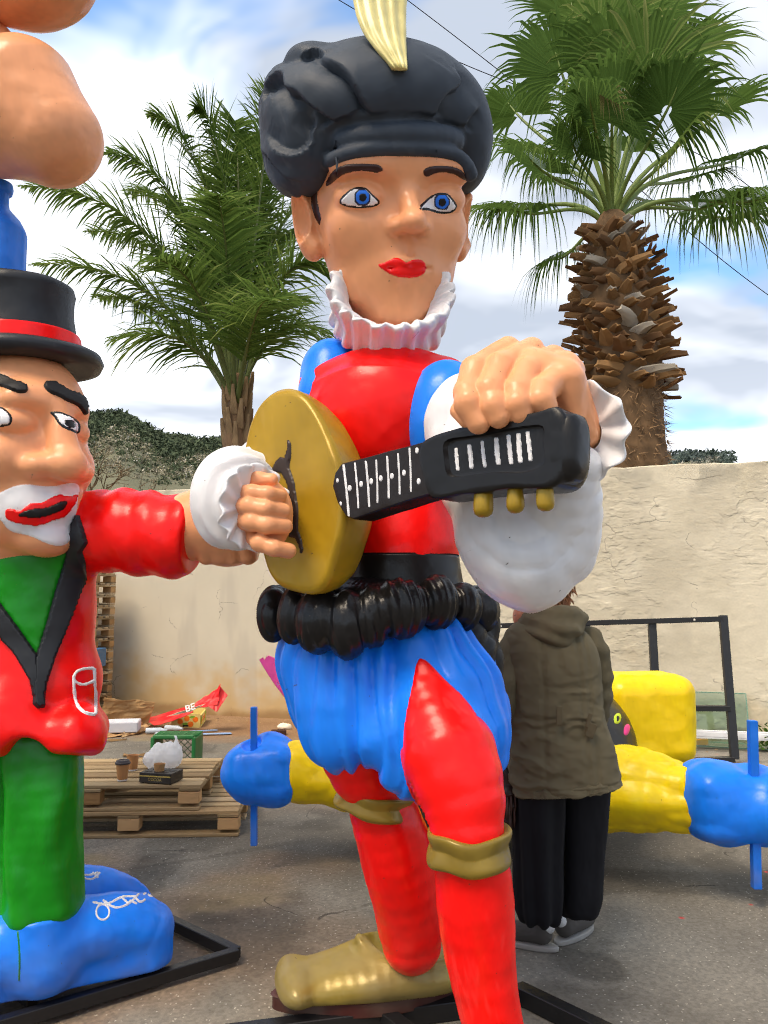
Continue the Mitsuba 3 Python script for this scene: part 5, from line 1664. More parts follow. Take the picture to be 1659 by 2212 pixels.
for x, y in ((-.06, .03), (.02, .035), (.075, .02), (.05, -.03), (-.075, -.035)):
    add(bx + '__cup_hole', lathe([(.0235, .0345), (.0235, .036), (.020, .0362), (.001, .0355)], bx_c + np.array([x, y, 0]) @ R, 20), (.004, .004, .004), 'satin', smooth=40)
scp = bx_c + np.array([-.01, -.01, .034]) @ R
k_ = thing('coffee_cup', 'short brown paper cup standing in the black box', 'cup')
add(k_ + '__body', lathe([(.030, -.02), (.031, 0), (.038, .045), (.0405, .047), (.036, .046), (.031, .012), (.001, .011)], scp, 32), (.45, .25, .10), 'satin', smooth=50)
# white plastic bag
bgp = top_at(345, 1664) + [0, .07, 0]
f_ = join([ell(bgp + [.035, 0, .085], [.115, .085, .10]), ell(bgp + [-.05, .0, .065], [.09, .08, .075]), cap(bgp + [.075, 0, .12], bgp + [.085, .0, .215], .05, .022), cap(bgp + [-.045, 0, .10], bgp + [-.04, 0, .155], .05, .032)], .03)
f_ = cut(f_, ell(bgp + [.072, -.02, .205], [.016, .09, .026]), .008)
f_ = both(f_, half(bgp + [0, 0, .002], [0, 0, -1]), .004)
m = net(f_, bgp - [.25, .15, .01], bgp + [.3, .15, .3], .006)
push(m, lambda v, n: .024 * (np.abs(meshkit.noise(v * np.array([20, 20, 12.0]), 3) - .5) + .6 * np.abs(meshkit.noise(v * 38, 5) - .5)) - .008)
solo('plastic_bag', m, (.86, .87, .88), 'crumpled white plastic carrier bag on the pallet', 'bag', mat='film', var=.02)

# ---- green crate on its side behind the pallet
cr = thing('crate', 'green plastic bottle crate with lattice base standing on its side behind the pallet', 'crate')
ca = G(306, 1690, 0) + [0, .25, 0]
cb = np.array([G(405, 1690, 0)[0], ca[1], 0])
cx0, cx1, cy0 = ca[0] + .015, cb[0] - .01, ca[1]
cz = P(350, 1592, cy0)[2]
GR = (.010, .11, .025)
cw = cx1 - cx0
cm = np.array([(cx0 + cx1) / 2, cy0, cz / 2])
for x in (cx0, cx1):
    add(cr + '__side', boxm([x, cy0 + .15, cz / 2], [.013, .15, cz / 2 - .012], None, .005), GR, 'satin', smooth=False)
add(cr + '__side', boxm([cm[0], cy0 + .15, cz - .012], [cw / 2 - .002, .15, .012], None, .005), GR, 'satin', smooth=False)
add(cr + '__side', boxm([cm[0], cy0 + .15, .013], [cw / 2 - .002, .15, .012], None, .005), GR, 'satin', smooth=False)
rim = [(cx0, .0), (cx0, cz), (cx1, cz), (cx1, .0)]
for (xa, za), (xb, zb) in zip(rim[:-1], rim[1:]):
    add(cr + '__rim', bar([xa, cy0 - .004, za], [xb, cy0 - .004, zb], .034, .03, up=(0, 1, 0), bev=.008), (.014, .14, .035), 'satin', smooth=False)
add(cr + '__rib', cat([bar([cx0 - .016, cy0 + .02 + .05 * i, cz + .004], [cx1 + .016, cy0 + .02 + .05 * i, cz + .004], .008, .012) for i in range(1, 6)] + [bar([cx0 + cw * t, cy0, cz + .005], [cx0 + cw * t, cy0 + .29, cz + .005], .008, .012) for t in (.12, .32, .5, .68, .88)]), (.014, .14, .035), 'satin', smooth=False)
lat = []
st = .062
for i in range(-12, 14):
    for s_ in (-1, 1):
        x0 = cm[0] + i * st
        pa, pb = np.array([x0, 0.0]), np.array([x0 + s_ * cz, cz])
        ts = [t for t in np.linspace(0, 1, 60) if cx0 < (pa + (pb - pa) * t)[0] < cx1]
        if len(ts) > 2:
            a, b = pa + (pb - pa) * ts[0], pa + (pb - pa) * ts[-1]
            lat.append(bar([a[0], cy0 + .28 + .004 * s_, a[1] + .012], [b[0], cy0 + .28 + .004 * s_, b[1]], .006, .008, up=(0, 1, 0)))
add(cr + '__lattice', cat(lat), (.012, .12, .03), 'satin', smooth=False, kind='stuff')

# ---- cartons and rubbish by the wall
CARD = (.42, .25, .11)


def G2(px, py, z=0):
    return G(px, py, z)


fb = thing('fruit_box', 'cardboard fruit box printed with oranges by the wall', 'box')
a, b, c = G(371, 1573, 0), G(432, 1572, 0), G(480, 1558, 0)
dx = unit((b - a) * [1, 1, 0])
dy = np.array([-dx[1], dx[0], 0])
Rb = np.array([dx, dy, [0, 0, 1.0]])
wv = np.linalg.norm(b - a)
hb_ = .17
lng = 0.55
o = a
tks = .006
for (x, y, hx_, hy, z, hz) in ((wv / 2, 0, wv / 2, tks, hb_ / 2, hb_ / 2), (wv / 2, lng, wv / 2, tks, hb_ / 2, hb_ / 2), (0, lng / 2, tks, lng / 2 - .007, hb_ / 2 - .01, hb_ / 2 - .01), (wv, lng / 2, tks, lng / 2 - .007, hb_ / 2 - .01, hb_ / 2 - .01), (wv / 2, lng / 2, wv / 2 - .007, lng / 2 - .007, .008, .005)):
    vc = (.62, .50, .17)
    add(fb + '__panel', boxm(o + np.array([x, y, z]) @ Rb, [hx_, hy, hz], Rb, .001), vc, 'matte', smooth=False, var=.06)


def face_shape(pts2, at, ax, nrm, col, name, th=.0015):
    """a printed patch: pts2 in metres on a face through at, spanned by ax and z"""
    poly = Polygon(pts2).buffer(0)
    m = trimesh.creation.extrude_polygon(poly, th, engine='earcut')
    v = m.vertices
    w = at + v[:, :1] * ax + v[:, 1:2] * np.array([0, 0, 1.0]) + v[:, 2:3] * nrm
    t_ = trimesh.Trimesh(w, m.faces, process=False)
    if t_.volume < 0:
        t_.invert()
    add(name, t_, col, 'matte', smooth=False, var=.03)


for cx, cz_ in ((.10, .08), (.30 * wv / .36, .10), (.24 * wv / .36, .045), (.18, .115)):
    face_shape(Point(cx, cz_).buffer(.034, 10).exterior.coords, o - dy * (tks + .0005), dx, -dy, (.72, .16, .015), fb + '__printed_orange')
for cx, cz_ in ((.16, .05), (.05, .12), (.26 * wv / .36, .13)):
    face_shape(shapely.affinity.scale(Point(cx, cz_).buffer(.03, 8), 1.2, .5).exterior.coords, o - dy * (tks + .0005), dx, -dy, (.18, .34, .03), fb + '__printed_leaf')
face_shape([(.13, .018), (.20, .018), (.20, .036), (.13, .036)], o - dy * (tks + .0025), dx, -dy, (.02, .015, .01), fb + '__hand_hole')
for cy_, cz_ in ((.12, .06), (.22, .09), (.34, .07), (.44, .085)):
    face_shape(Point(cy_, cz_).buffer(.034, 10).exterior.coords, o + dx * (wv + tks + .0005), dy, dx, (.72, .14, .015), fb + '__printed_orange')
face_shape([(.03, .02), (.12, .1), (.03, .14)], o + dx * (wv + tks + .0005), dy, dx, (.25, .45, .03), fb + '__printed_leaf')
face_shape([(.45, .02), (.53, .02), (.53, .15), (.49, .15)], o + dx * (wv + tks + .0005), dy, dx, (.25, .45, .03), fb + '__printed_leaf')


def crease_sheet(corners, n=10, amp=.02, th=.004, seed=1):
    """a crumpled sheet of card between four corners, with thickness"""
    a, b, c, d = (np.asarray(q, float) for q in corners)
    u, v = np.meshgrid(np.linspace(0, 1, n), np.linspace(0, 1, n), indexing='ij')
    p = a * ((1 - u) * (1 - v))[..., None] + b * (u * (1 - v))[..., None] + c * (u * v)[..., None] + d * ((1 - u) * v)[..., None]
    nn = unit(np.cross(b - a, d - a))
    w = meshkit.fbm(np.stack([u * 3, v * 3, 0 * u + seed], -1), 3, seed)
    p = p + nn * (amp * (np.abs(w - .5) * 4 - .5))[..., None]
    top, bot = p.reshape(-1, 3) + nn * th / 2, p.reshape(-1, 3) - nn * th / 2
    i, j = np.meshgrid(np.arange(n - 1), np.arange(n - 1), indexing='ij')
    qd = np.stack([i * n + j, (i + 1) * n + j, (i + 1) * n + j + 1, i * n + j + 1], -1).reshape(-1, 4)
    f1 = np.vstack([qd[:, [0, 1, 2]], qd[:, [0, 2, 3]]])
    rim_ = [k2 * n for k2 in range(n)] + [(n - 1) * n + k2 for k2 in range(1, n)] + [k2 * n + n - 1 for k2 in range(n - 2, -1, -1)] + [k2 for k2 in range(n - 2, 0, -1)]
    m_ = n * n
    side = []
    for x, y in zip(rim_, rim_[1:] + rim_[:1]):
        side += [[x, x + m_, y + m_], [x, y + m_, y]]
    return trimesh.Trimesh(np.vstack([top, bot]), np.vstack([f1, f1[:, ::-1] + m_, side]), process=False)


t0, _ = wall_t(232, 1500, .2)
t1, _ = wall_t(312, 1500, .2)
A0, A1 = G(214, 1560, .01), G(318, 1567, .02)
solo('cardboard_sheet', crease_sheet([A0, A1, P(336, 1516, 9.9), P(226, 1506, 10.2)], 12, .03), CARD, 'large flattened cardboard sheet leaning at the foot of the wall', 'cardboard', mat='matte', smooth=False, var=.1)
solo('cardboard_sheet', crease_sheet([G(222, 1592, .02), G(300, 1584, .02), G(330, 1566, .03), G(250, 1572, .05)], 8, .04, seed=4), (.38, .22, .10), 'torn cardboard flap lying flat on the rubbish heap', 'cardboard', mat='matte', smooth=False, var=.1)
solo('cardboard_sheet', crease_sheet([G(262, 1592, .01), G(322, 1578, .01), G(318, 1560, .05), G(272, 1572, .07)], 8, .03, seed=6), (.46, .30, .15), 'small pale cardboard piece in front of the leaning sheet', 'cardboard', mat='matte', smooth=False, var=.1)
solo('foam_box', boxm(G(252, 1568, .09), [.26, .16, .06], rotz(10), .01), (.46, .46, .49), 'pale grey foam slab lying on the rubbish heap', 'foam slab', mat='matte', smooth=False)
# red folded board
rb = thing('folded_board', 'red folded advertising board lying across the fruit box, one end raised', 'board')
r1, r2, r3, r4 = G(303, 1560, .06), G(330, 1567, .04), P(488, 1510, 9.75), P(470, 1485, 9.9)
add(rb + '__panel', crease_sheet([G(304, 1553, .07), G(336, 1568, .05), P(420, 1540, 9.75), P(410, 1528, 9.9)], 8, .02, .006, 3), (.72, .012, .015), 'satin', smooth=False)
add(rb + '__panel', crease_sheet([P(405, 1536, 9.72), P(470, 1522, 9.7), P(478, 1482, 9.8), P(438, 1508, 9.9)], 8, .03, .006, 5), (.74, .012, .015), 'satin', smooth=False)
add(rb + '__panel', crease_sheet([P(468, 1538, 9.66), P(492, 1502, 9.8), P(474, 1480, 9.82), P(448, 1524, 9.7)], 6, .02, .006, 8), (.60, .010, .012), 'satin', smooth=False)
add(rb + '__inner_edge', crease_sheet([P(360, 1548, 9.66), P(410, 1538, 9.66), P(444, 1520, 9.64), P(398, 1534, 9.64)], 6, .01, .004, 9), (.6, .5, .36), 'matte', smooth=False)
lt = meshkit.text_mesh('BE', .075, .002, bold=True)
lt.apply_translation([-lt.bounds[1][0] / 2, -.05, 0])
la, lb_ = P(398, 1530, 9.60), P(422, 1522, 9.60)
lx = unit(lb_ - la)
ln_ = unit(np.cross(lx, [0, .4, 1.0]))
lyv = np.cross(ln_, lx) * -1
lyv = lyv if lyv[2] > 0 else -lyv
add(rb + '__lettering', trimesh.Trimesh((la + lb_) / 2 + lt.vertices[:, :1] * lx + lt.vertices[:, 1:2] * lyv + lt.vertices[:, 2:3] * np.array([0, -1.0, 0]), lt.faces, process=False), (.7, .68, .66), 'matte', smooth=False)
# clear bottles and scraps
for x, y, a in ((338, 1578, 10), (358, 1586, 35), (376, 1573, -20)):
    b = G(x, y, .04)
    d = np.array([math.cos(math.radians(a)), math.sin(math.radians(a)), 0]) * .13
    fr_a = np.array([np.cross(unit(d), [0, 0, 1]), [0, 0, 1], unit(d)])
    solo('water_bottle', lathe([(.03, -.12), (.033, -.11), (.032, -.02), (.033, .05), (.014, .10), (.013, .12), (.014, .122)], b, 16, fr_a), (.50, .56, .62), {338: 'crumpled clear plastic bottle at the left of three by the crate', 358: 'clear plastic bottle lying nearest the green crate', 376: 'clear plastic bottle beside the fruit box'}[x], 'bottle', mat='satin', smooth=40)
solo('plastic_strip', cat([bar(G(424, 1586, .02), G(500, 1584, .015), .06, .01), bar(G(410, 1580, .02), G(470, 1577, .02), .04, .012)]), (.22, .36, .60), 'flat blue grey plastic strip lying beside the fruit box', 'plastic strip', mat='satin', smooth=False)
solo('litter', push(net(ell(G(615, 1570, .03), [.09, .06, .04]), G(615, 1570, .03) - .12, G(615, 1570, .03) + .12, .012), lambda v, n: .02 * (meshkit.noise(v * 30, 3) - .5)), (.75, .66, .5), 'cream foam scrap on the brown soil', 'litter', mat='matte')
solo('brick', boxm(G(602, 1582, .03), [.085, .05, .03], rotz(12), .008), (.05, .022, .014), 'dark brick lying on the brown soil', 'brick', mat='matte', smooth=False)
for (x, y), (w, d), a, lab in (((310, 1640), (.17, .05), 8, 'torn brown cardboard strip lying left of the green crate'), ((300, 1632), (.16, .06), 4, 'thin brown cardboard strip before the rubbish heap'), ((232, 1600), (.2, .08), 14, 'dark cardboard scrap at the left end of the rubbish heap')):
    solo('cardboard_sheet', crease_sheet([G(x, y, .02) + rotz(a)[0] * -w, G(x, y, .015) + rotz(a)[0] * w, G(x, y, .03) + rotz(a)[0] * w + rotz(a)[1] * d, G(x, y, .02) - rotz(a)[0] * w + rotz(a)[1] * d], 6, .02, seed=int(x)), np.array(CARD) * .6, lab, 'cardboard', mat='matte', smooth=False, var=.15)
# small grit and rubble along the wall foot
rub = []
for i in range(260):
    t = rng.uniform(-2, 15)
    o_ = abs(rng.normal()) * .5 + .06
    q = on_wall(t, .0, o_)
    r = rng.uniform(.006, .026)
    rub.append(trimesh.creation.icosphere(0, r).apply_scale([1, rng.uniform(.6, 1), rng.uniform(.4, .9)]).apply_translation(q))
scene_k = add('rubble', cat(rub), (.24, .15, .08), 'matte', smooth=False, var=.4, freq=3, kind='stuff')
labels['rubble'].update(label='small brown stones and crumbs along the wall foot', category='rubble')
# tall stack of pallets seen edge-on behind the clown
s0 = wall_t(196, 1560, .6)
for i in range(13):
    z = .005 + i * .15
    q = on_wall(s0[0] + .46, z, .75)
    tone = [.0, .1, -.1, .05][i % 4]
    if i == 8:
        pass
    lab = ['bottom', 'second', 'third', 'fourth', 'fifth', 'sixth', 'seventh', 'eighth', 'ninth', 'tenth', 'eleventh', 'twelfth', 'topmost'][i]
    kk, _ = pallet(q, math.degrees(math.atan2(WU[1], WU[0])) + 180 + rng.normal() * 1.5, f'{lab} pallet counted from the ground in the tall stack by the wall', par_tone=tone)
    labels[kk]['group'] = 'wooden pallets in the tall stack by the wall'
q = on_wall(s0[0] + .02, 1.0, .25)
solo('crate', boxm(P(208, 1421, 9.75), [.05, .2, .11], None, .006), (.02, .09, .20), 'small blue box end sticking out of the tall pallet stack', 'box', mat='satin', smooth=False)
# green plant at the right end of the wall foot
# ------------------------------------------------------------------ fan palm at the right, behind the wall
fp = thing('palm_tree', 'thick fan palm with shaggy brown trunk of cut leaf bases behind the right wall', 'palm tree')
YPm = 10.35
r2 = np.random.default_rng(5)
crown = P(1322, 486, YPm)
foot = np.array([P(1368, 1000, YPm)[0] + .12, YPm, -.1])
mq = S(1330, 700, YPm)


def axis_at(z):
    t = (z - foot[2]) / (crown[2] - foot[2])
    return foot + (crown - foot) * t + np.array([.0, 0, 0])


zb = P(1340, 858, YPm)[2]
core = spine([(foot, .54, .54), (axis_at(1.2), .47, .47), (axis_at(zb), .46, .46), (axis_at(zb + .2), .50, .50), (axis_at((zb + crown[2]) / 2), .50, .50), (axis_at(crown[2] - .3), .36, .36), (crown + [0, 0, .15], .16, .16)], 90, 64, ref=(0, 1, 0))
push(core, lambda v, n: .03 * (meshkit.fbm(v * np.array([5, 5, 22.0]), 4, 3) - .5))
add(fp + '__trunk', core, (.12, .072, .036), 'matte', var=.45, freq=9)
fib = []
for i in range(1700):
    z = r2.uniform(2.0, zb + .05)
    a = r2.uniform(0, 2 * np.pi)
    rad = .47
    o = axis_at(z) + np.array([math.cos(a), math.sin(a), 0]) * rad
    d = unit(np.array([math.cos(a) * .6, math.sin(a) * .6, 0]) + r2.normal(size=3) * .5)
    s = np.cross(d, r2.normal(size=3))
    s = unit(s) * .007
    ln = r2.uniform(.05, .17)
    fib.append(trimesh.Trimesh([o - s, o + s, o + d * ln + [0, 0, -.02]], [[0, 1, 2]], process=False))
add(fp + '__fibre', cat(fib), (.25, .155, .08), 'matte', smooth=False, var=.4, freq=30, kind='stuff')
N = 295
for i in range(N):
    t = (i + .5) / N
    z = zb - .02 + (crown[2] - .12 - zb) * t
    a = i * 2.39996 + r2.normal() * .08
    rad = np.interp(t, [0, .15, .6, .85, 1], [.47, .52, .50, .40, .24])
    o = axis_at(z) + np.array([math.cos(a), math.sin(a), 0]) * (rad - .05)
    out = np.array([math.cos(a), math.sin(a), 0])
    sd = np.array([-math.sin(a), math.cos(a), 0])
    L = r2.uniform(.15, .32) * (1.15 - .3 * t)
    w0, w1 = r2.uniform(.20, .28) * (1.1 - .35 * t), r2.uniform(.06, .11)
    lift = r2.uniform(-.25, .55) + .6 * t
    tw = r2.normal() * 1.0
    pale = r2.random() < .14
    tone = np.array((.34, .30, .24) if pale else (.27, .15, .062) if r2.random() < .6 else (.17, .09, .04)) * r2.uniform(.7, 1.2)
    rows = []
    for u in (0, .35, .7, 1):
        c = o + out * (L * u) + np.array([0, 0, 1]) * (lift * L * u * (1 - .35 * u)) + sd * tw * L * u * u * .5
        w = w0 + (w1 - w0) * u
        cupd = .035 * (1 - u * .4)
        up = unit(np.array([0, 0, 1]) - out * lift * .6 + sd * tw * u * .8)
        sd2 = unit(np.cross(up, out) * -1 + 0)
        if sd2 @ sd < 0:
            sd2 = -sd2
        th = .012
        rows.append([c - sd2 * w / 2 + up * cupd, c + up * 0, c + sd2 * w / 2 + up * cupd, c + sd2 * w * .45 + up * (cupd - th), c - up * th * 1.5, c - sd2 * w * .45 + up * (cupd - th)])
    add(fp + '__leaf_base', rings_mesh(rows), tone, 'matte', smooth=30, var=.2, freq=16)


LEAF_P = paint_index((.050, .095, .018), (.11, .19, .045), (.42, .40, .16))
DRY_P = paint_index((.12, .10, .04), (.30, .27, .12), (.36, .33, .17))


def fan(hub, ax, nrm, R, n=46, span=2.25, droop=.5, dry=0.0, fold=.25):
    """one fan leaf: pleats joined near the hub, free and drooping at their ends"""
    ax = unit(ax)
    sd = unit(np.cross(nrm, ax))
    nrm = np.cross(ax, sd)
    V, Fc, C = [], [], []
    ltone = r2.uniform(-.12, .26)
    for i in range(n):
        u = (i + .5) / n * 2 - 1
        th = u * span
        d = ax * math.cos(th) + sd * math.sin(th)
        d = unit(d + nrm * fold * (abs(u) ** 1.5))
        s = unit(np.cross(nrm, d))
        ln = R * (1 - .28 * abs(u) ** 2) * r2.uniform(.88, 1.08)
        hw = math.tan(span / n) * 1.02
        base = len(V)
        dr = droop * r2.uniform(.6, 1.6)
        bend = r2.normal() * .07
        tone = r2.uniform(.10, .42) + ltone
        rad = (.06, .30, .52, .70, .86, 1.0)
        for k_, t in enumerate(rad):
            w = hw * ln * min(t, .50) * (1.0 if t <= .52 else max(0, (1 - t) / .5) ** .8)
            fall = dr * R * max(0, t - .48) ** 2 * 1.5
            c = hub + d * ln * t * (1 - .22 * dr * max(0, t - .5)) + np.array([0, 0, -fall]) + s * bend * R * max(0, t - .5)
            pl_ = nrm * (.35 * w)
            V += [c - s * w, c - pl_, c + s * w]
            tipc = np.clip((t - .6) / .4, 0, 1) * r2.uniform(.05, .4)
            C += [(DRY_P if dry else LEAF_P, x) for x in (tone + tipc, tone * .8 + tipc, tone + tipc)]
        for k_ in range(len(rad) - 1):
            a = base + 3 * k_
            Fc += [[a, a + 1, a + 4], [a, a + 4, a + 3], [a + 1, a + 2, a + 5], [a + 1, a + 5, a + 4]]
    return np.array(V), np.array(Fc), np.array(C)


FANS = [(1322, 268, -.9, 215, 1.0), (1400, 165, -.3, 235, .5), (1216, 165, -.2, 225, .6), (1296, 70, .5, 240, .3), (1280, 250, -1.3, 150, 1.5), (1450, 335, -.7, 165, .9), (1545, 250, .2, 210, .6), (1500, 452, -.2, 205, 1.7), (1176, 372, -.5, 185, 1.2),
        (1150, 462, -.2, 195, 1.7), (1608, 436, -.5, 170, 1.5), (1080, 455, .4, 150, 1.6), (1120, 250, .6, 190, .8), (1385, 40, .9, 250, .3), (1470, 120, .8, 230, .5), (1240, 40, 1.0, 230, .4), (1590, 345, .8, 190, 1.0), (1560, 470, .9, 200, 1.6), (1225, 550, .5, 150, 2.0), (1440, 240, -1.0, 180, .9),
        (1245, 330, -.9, 150, 1.3), (1340, 330, 1.2, 170, .9), (1150, 330, 1.3, 170, 1.2), (1490, 390, 1.3, 170, 1.2), (1210, 400, 1.0, 140, 1.7), (1420, 440, 1.2, 140, 1.9), (1340, 150, -.2, 240, .5)]
for hx_, hy, dY, Rp, dq in FANS:
    hub = P(hx_, hy, YPm + dY)
    ax = unit(hub - (crown - [0, 0, .35]))
    ax = unit(ax + np.array([0, 0, -.12 * dq]))
    out = unit((hub - crown) * [1, 1, 0] + [1e-3, -1e-3, 0])
    nrm = unit(np.array([0, 0, 1.0]) + out * .15 + np.array([0, -.35, 0]) + r2.normal(size=3) * .12)
    if abs(nrm @ ax) > .92:
        nrm = unit(nrm + np.array([0, -1.2, 0]))
    V, Fc, C = fan(hub, ax, nrm, Rp * mq, 44, 2.2 if dq < 1.6 else 1.9, .35 + .55 * dq, dry=.0)
    k_ = add(fp + '__fan_leaf', (V, Fc), None, 'leaf_thin', smooth=False, vcol=C)
    mid = (crown + hub) / 2 + np.array([0, 0, .12 + .08 * dq]) * np.linalg.norm(hub - crown) * .5
    st = crown + (mid - crown) * .05 - [0, 0, .1]
    add(k_ + '__stalk', spine([(st, .045, .03), (mid, .028, .016), (hub, .018, .012), (hub + ax * Rp * mq * .25, .006, .006)], 14, 7, ref=(.2, .9, .1)), (.14, .20, .045), 'leaf', var=.15)
# a few dry curling tips hanging in the crown
V, Fc, C = fan(P(1300, 185, YPm - 1.5), unit([.3, -.2, -.5]), unit([0, -1, .3]), 70 * mq, 16, .9, 1.2, dry=.8)
add(fp + '__fan_leaf', (V, Fc), None, 'leaf_thin', smooth=False, vcol=C, label='yellowed drying leaf tip')

# ------------------------------------------------------------------ feather palm at the left
qp = thing('palm_tree', 'feather palm with slender arching fronds rising behind the clown\'s red arm', 'palm tree')
YQ = 13.6
r3 = np.random.default_rng(9)
FROND_P = paint_index((.06, .105, .020), (.13, .21, .045), (.36, .37, .13))
cq = P(510, 868, YQ)
fq = np.array([cq[0] + .02, YQ, -.1])
tq = S(500, 700, YQ)
tk = spine([(fq, .26, .26), (fq + [0, 0, 2.5], .22, .22), (cq - [0, 0, .6], .19, .19), (cq - [0, 0, .1], .15, .15), (cq + [0, 0, .5], .07, .07)], 60, 28, ref=(0, 1, 0))
push(tk, lambda v, n: .03 * (meshkit.fbm(v * np.array([12, 12, 3.0]), 4, 3) - .5))
add(qp + '__trunk', tk, (.20, .12, .065), 'matte', var=.3, freq=12)
for i in range(22):
    a = i * 2.4
    z = cq[2] - 1.0 + i * .05
    o = np.array([fq[0], YQ, z]) + np.array([math.cos(a), math.sin(a), 0]) * .16
    out = np.array([math.cos(a), math.sin(a), 0])
    add(qp + '__leaf_base', spine([(o, .09, .02), (o + out * .06 + [0, 0, .22], .06, .016), (o + out * .10 + [0, 0, .5], .03, .012)], 6, 8, ref=(.3, .8, .2)), (.26, .17, .09), 'matte', var=.25, freq=14)
FR = [((330, 520), (38, 402), -.6), ((330, 640), (62, 572), -.4), ((400, 470), (222, 330), -.3), ((440, 400), (318, 248), .2), ((478, 380), (420, 236), -.2), ((514, 400), (506, 262), .4), ((566, 380), (588, 192), -.1), ((604, 500), (706, 420), .5), ((612, 600), (724, 604), -.3),
      ((600, 720), (726, 740), -.5), ((400, 740), (226, 738), -.8), ((450, 560), (352, 420), .9), ((552, 520), (622, 330), .9), ((380, 580), (180, 500), .8), ((490, 560), (470, 420), -1.6), ((430, 640), (330, 560), -1.7), ((560, 690), (640, 640), -1.4),
      ((546, 700), (590, 650), -2.1), ((410, 500), (270, 420), 1.4), ((590, 560), (680, 500), 1.5), ((500, 480), (480, 330), 1.6), ((540, 440), (560, 290), 1.2), ((360, 690), (200, 640), 1.0)]
for (mx, my), (tx_, ty), dY in FR:
    m_ = P(mx, my, YQ + dY * .7)
    tp = P(tx_, ty, YQ + dY * 1.3)
    t = np.linspace(0, 1, 40)
    pts = CubicSpline([0, .5, 1], np.array([cq - [0, 0, .15], m_, tp]))(t)
    tan = unit(np.gradient(pts, axis=0))
    V, Fc, C = [], [], []
    L = np.linalg.norm(np.diff(pts, axis=0), axis=1).sum()
    nl = int(L / .048)
    upv = np.array([0, 0, 1.0])
    for i in range(nl):
        u = .24 + .76 * (i + r3.uniform(0, .6)) / nl
        if u > .995:
            continue
        c = np.array([np.interp(u, t, pts[:, j]) for j in range(3)])
        g = unit(np.array([np.interp(u, t, tan[:, j]) for j in range(3)]))
        sd = unit(np.cross(g, upv) + 1e-6)
        nn = np.cross(sd, g)
        for s in (-1, 1):
            ln = (1.18 * math.sin(math.pi * min(1, .12 + u * .92)) ** .6 + .10) * r3.uniform(.8, 1.12)
            d = unit(g * (.5 + .5 * u) + sd * s * .95 + nn * r3.uniform(-.25, .6))
            w = .018 * r3.uniform(.7, 1.3)
            wv_ = unit(np.cross(d, nn) + r3.normal(size=3) * .3) * w
            drp = r3.uniform(.1, .55) * ln
            tone = r3.uniform(.1, .55)
            b = len(V)
            for q_ in (0, .35, .7, 1):
                p_ = c + d * ln * q_ * (1 - .12 * q_) - upv * drp * q_ * q_
                ww = wv_ * (1, 1, .75, .06)[int(round(q_ * 3 - .05))]
                V += [p_ - ww, p_ + ww]
                C += [(FROND_P, tone + .25 * q_ * q_)] * 2
            for q_ in range(3):
                a = b + 2 * q_
                Fc += [[a, a + 1, a + 3], [a, a + 3, a + 2]]
    k_ = add(qp + '__frond', (np.array(V), np.array(Fc)), None, 'leaf_thin', smooth=False, vcol=np.array(C))
    add(k_ + '__stalk', spine([(pts[0], .055, .03), (pts[10], .035, .02), (pts[22], .02, .014), (pts[39], .004, .004)], 30, 7, ref=(.1, .95, .1)), (.11, .14, .04), 'leaf', var=.15)

# ------------------------------------------------------------------ hillside beyond the wall
r4 = np.random.default_rng(21)
KX = [-900, -300, 60, 150, 205, 262, 300, 345, 400, 440, 476, 560, 700, 900, 1200, 1400, 1445, 1475, 1510, 1560, 1600, 1700, 2100]
KY = [840, 860, 884, 902, 912, 906, 930, 952, 962, 968, 966, 972, 990, 1030, 1040, 1012, 999, 993, 992, 993, 1002, 1012, 1030]
KD = [170, 170, 170, 170, 170, 165, 170, 180, 190, 210, 300, 380, 480, 600, 700, 800, 800, 800, 800, 800, 800, 800, 800]


def ridge(px):
    return np.interp(px, KX, KY), np.interp(px, KX, KD)


def hill_point(px, t):
    """on the hill: t = 0 at its foot, 1 on the ridge"""
    y, D = ridge(px)
    top = P(px, y, D)
    base = P(px, px * 0 + 1215, 20.0 + .04 * D)
    p = base + (top - base) * np.asarray(t)[..., None]
    return p


pxs = np.linspace(-900, 2100, 180)
rows = []
for t in np.r_[np.linspace(0, 1, 26), 1.15, 1.5]:
    tt = min(t, 1.0)
    p = hill_point(pxs, np.full(len(pxs), tt))
    D = ridge(pxs)[1]
    bump_ = (meshkit.fbm(np.stack([p[:, 0] * .05, p[:, 1] * .05, p[:, 0] * 0], -1), 4, 2) - .5) * 6 * tt * (1 - tt) * (D / 170)
    p[:, 2] += bump_
    if t > 1:
        p[:, 1] += (t - 1) * 200
        p[:, 2] -= (t - 1) * 40
    rows.append(p)
rows = np.array(rows)
n0, n1 = rows.shape[:2]
i, j = np.meshgrid(np.arange(n0 - 1), np.arange(n1 - 1), indexing='ij')
qd = np.stack([i * n1 + j, i * n1 + j + 1, (i + 1) * n1 + j + 1, (i + 1) * n1 + j], -1).reshape(-1, 4)
hv = rows.reshape(-1, 3)
hm_ = trimesh.Trimesh(hv, np.vstack([qd[:, [0, 1, 2]], qd[:, [0, 2, 3]]]), process=False)
HILL_P = paint_index((.06, .062, .034), (.10, .098, .058), (.16, .15, .095))
hc2 = np.stack([np.full(len(hv), HILL_P), meshkit.fbm(hv * .12, 4, 5)], 1)
add('hill', hm_, None, 'matte', vcol=hc2, kind='structure', label='scrub covered hillside behind the yard wall')
labels['hill']['category'] = 'hill'
V, Fc, C = [], [], []
nV = 0
BLOOM_P = paint_index((.34, .31, .25), (.44, .41, .34), (.52, .50, .44))
SCRUB = []
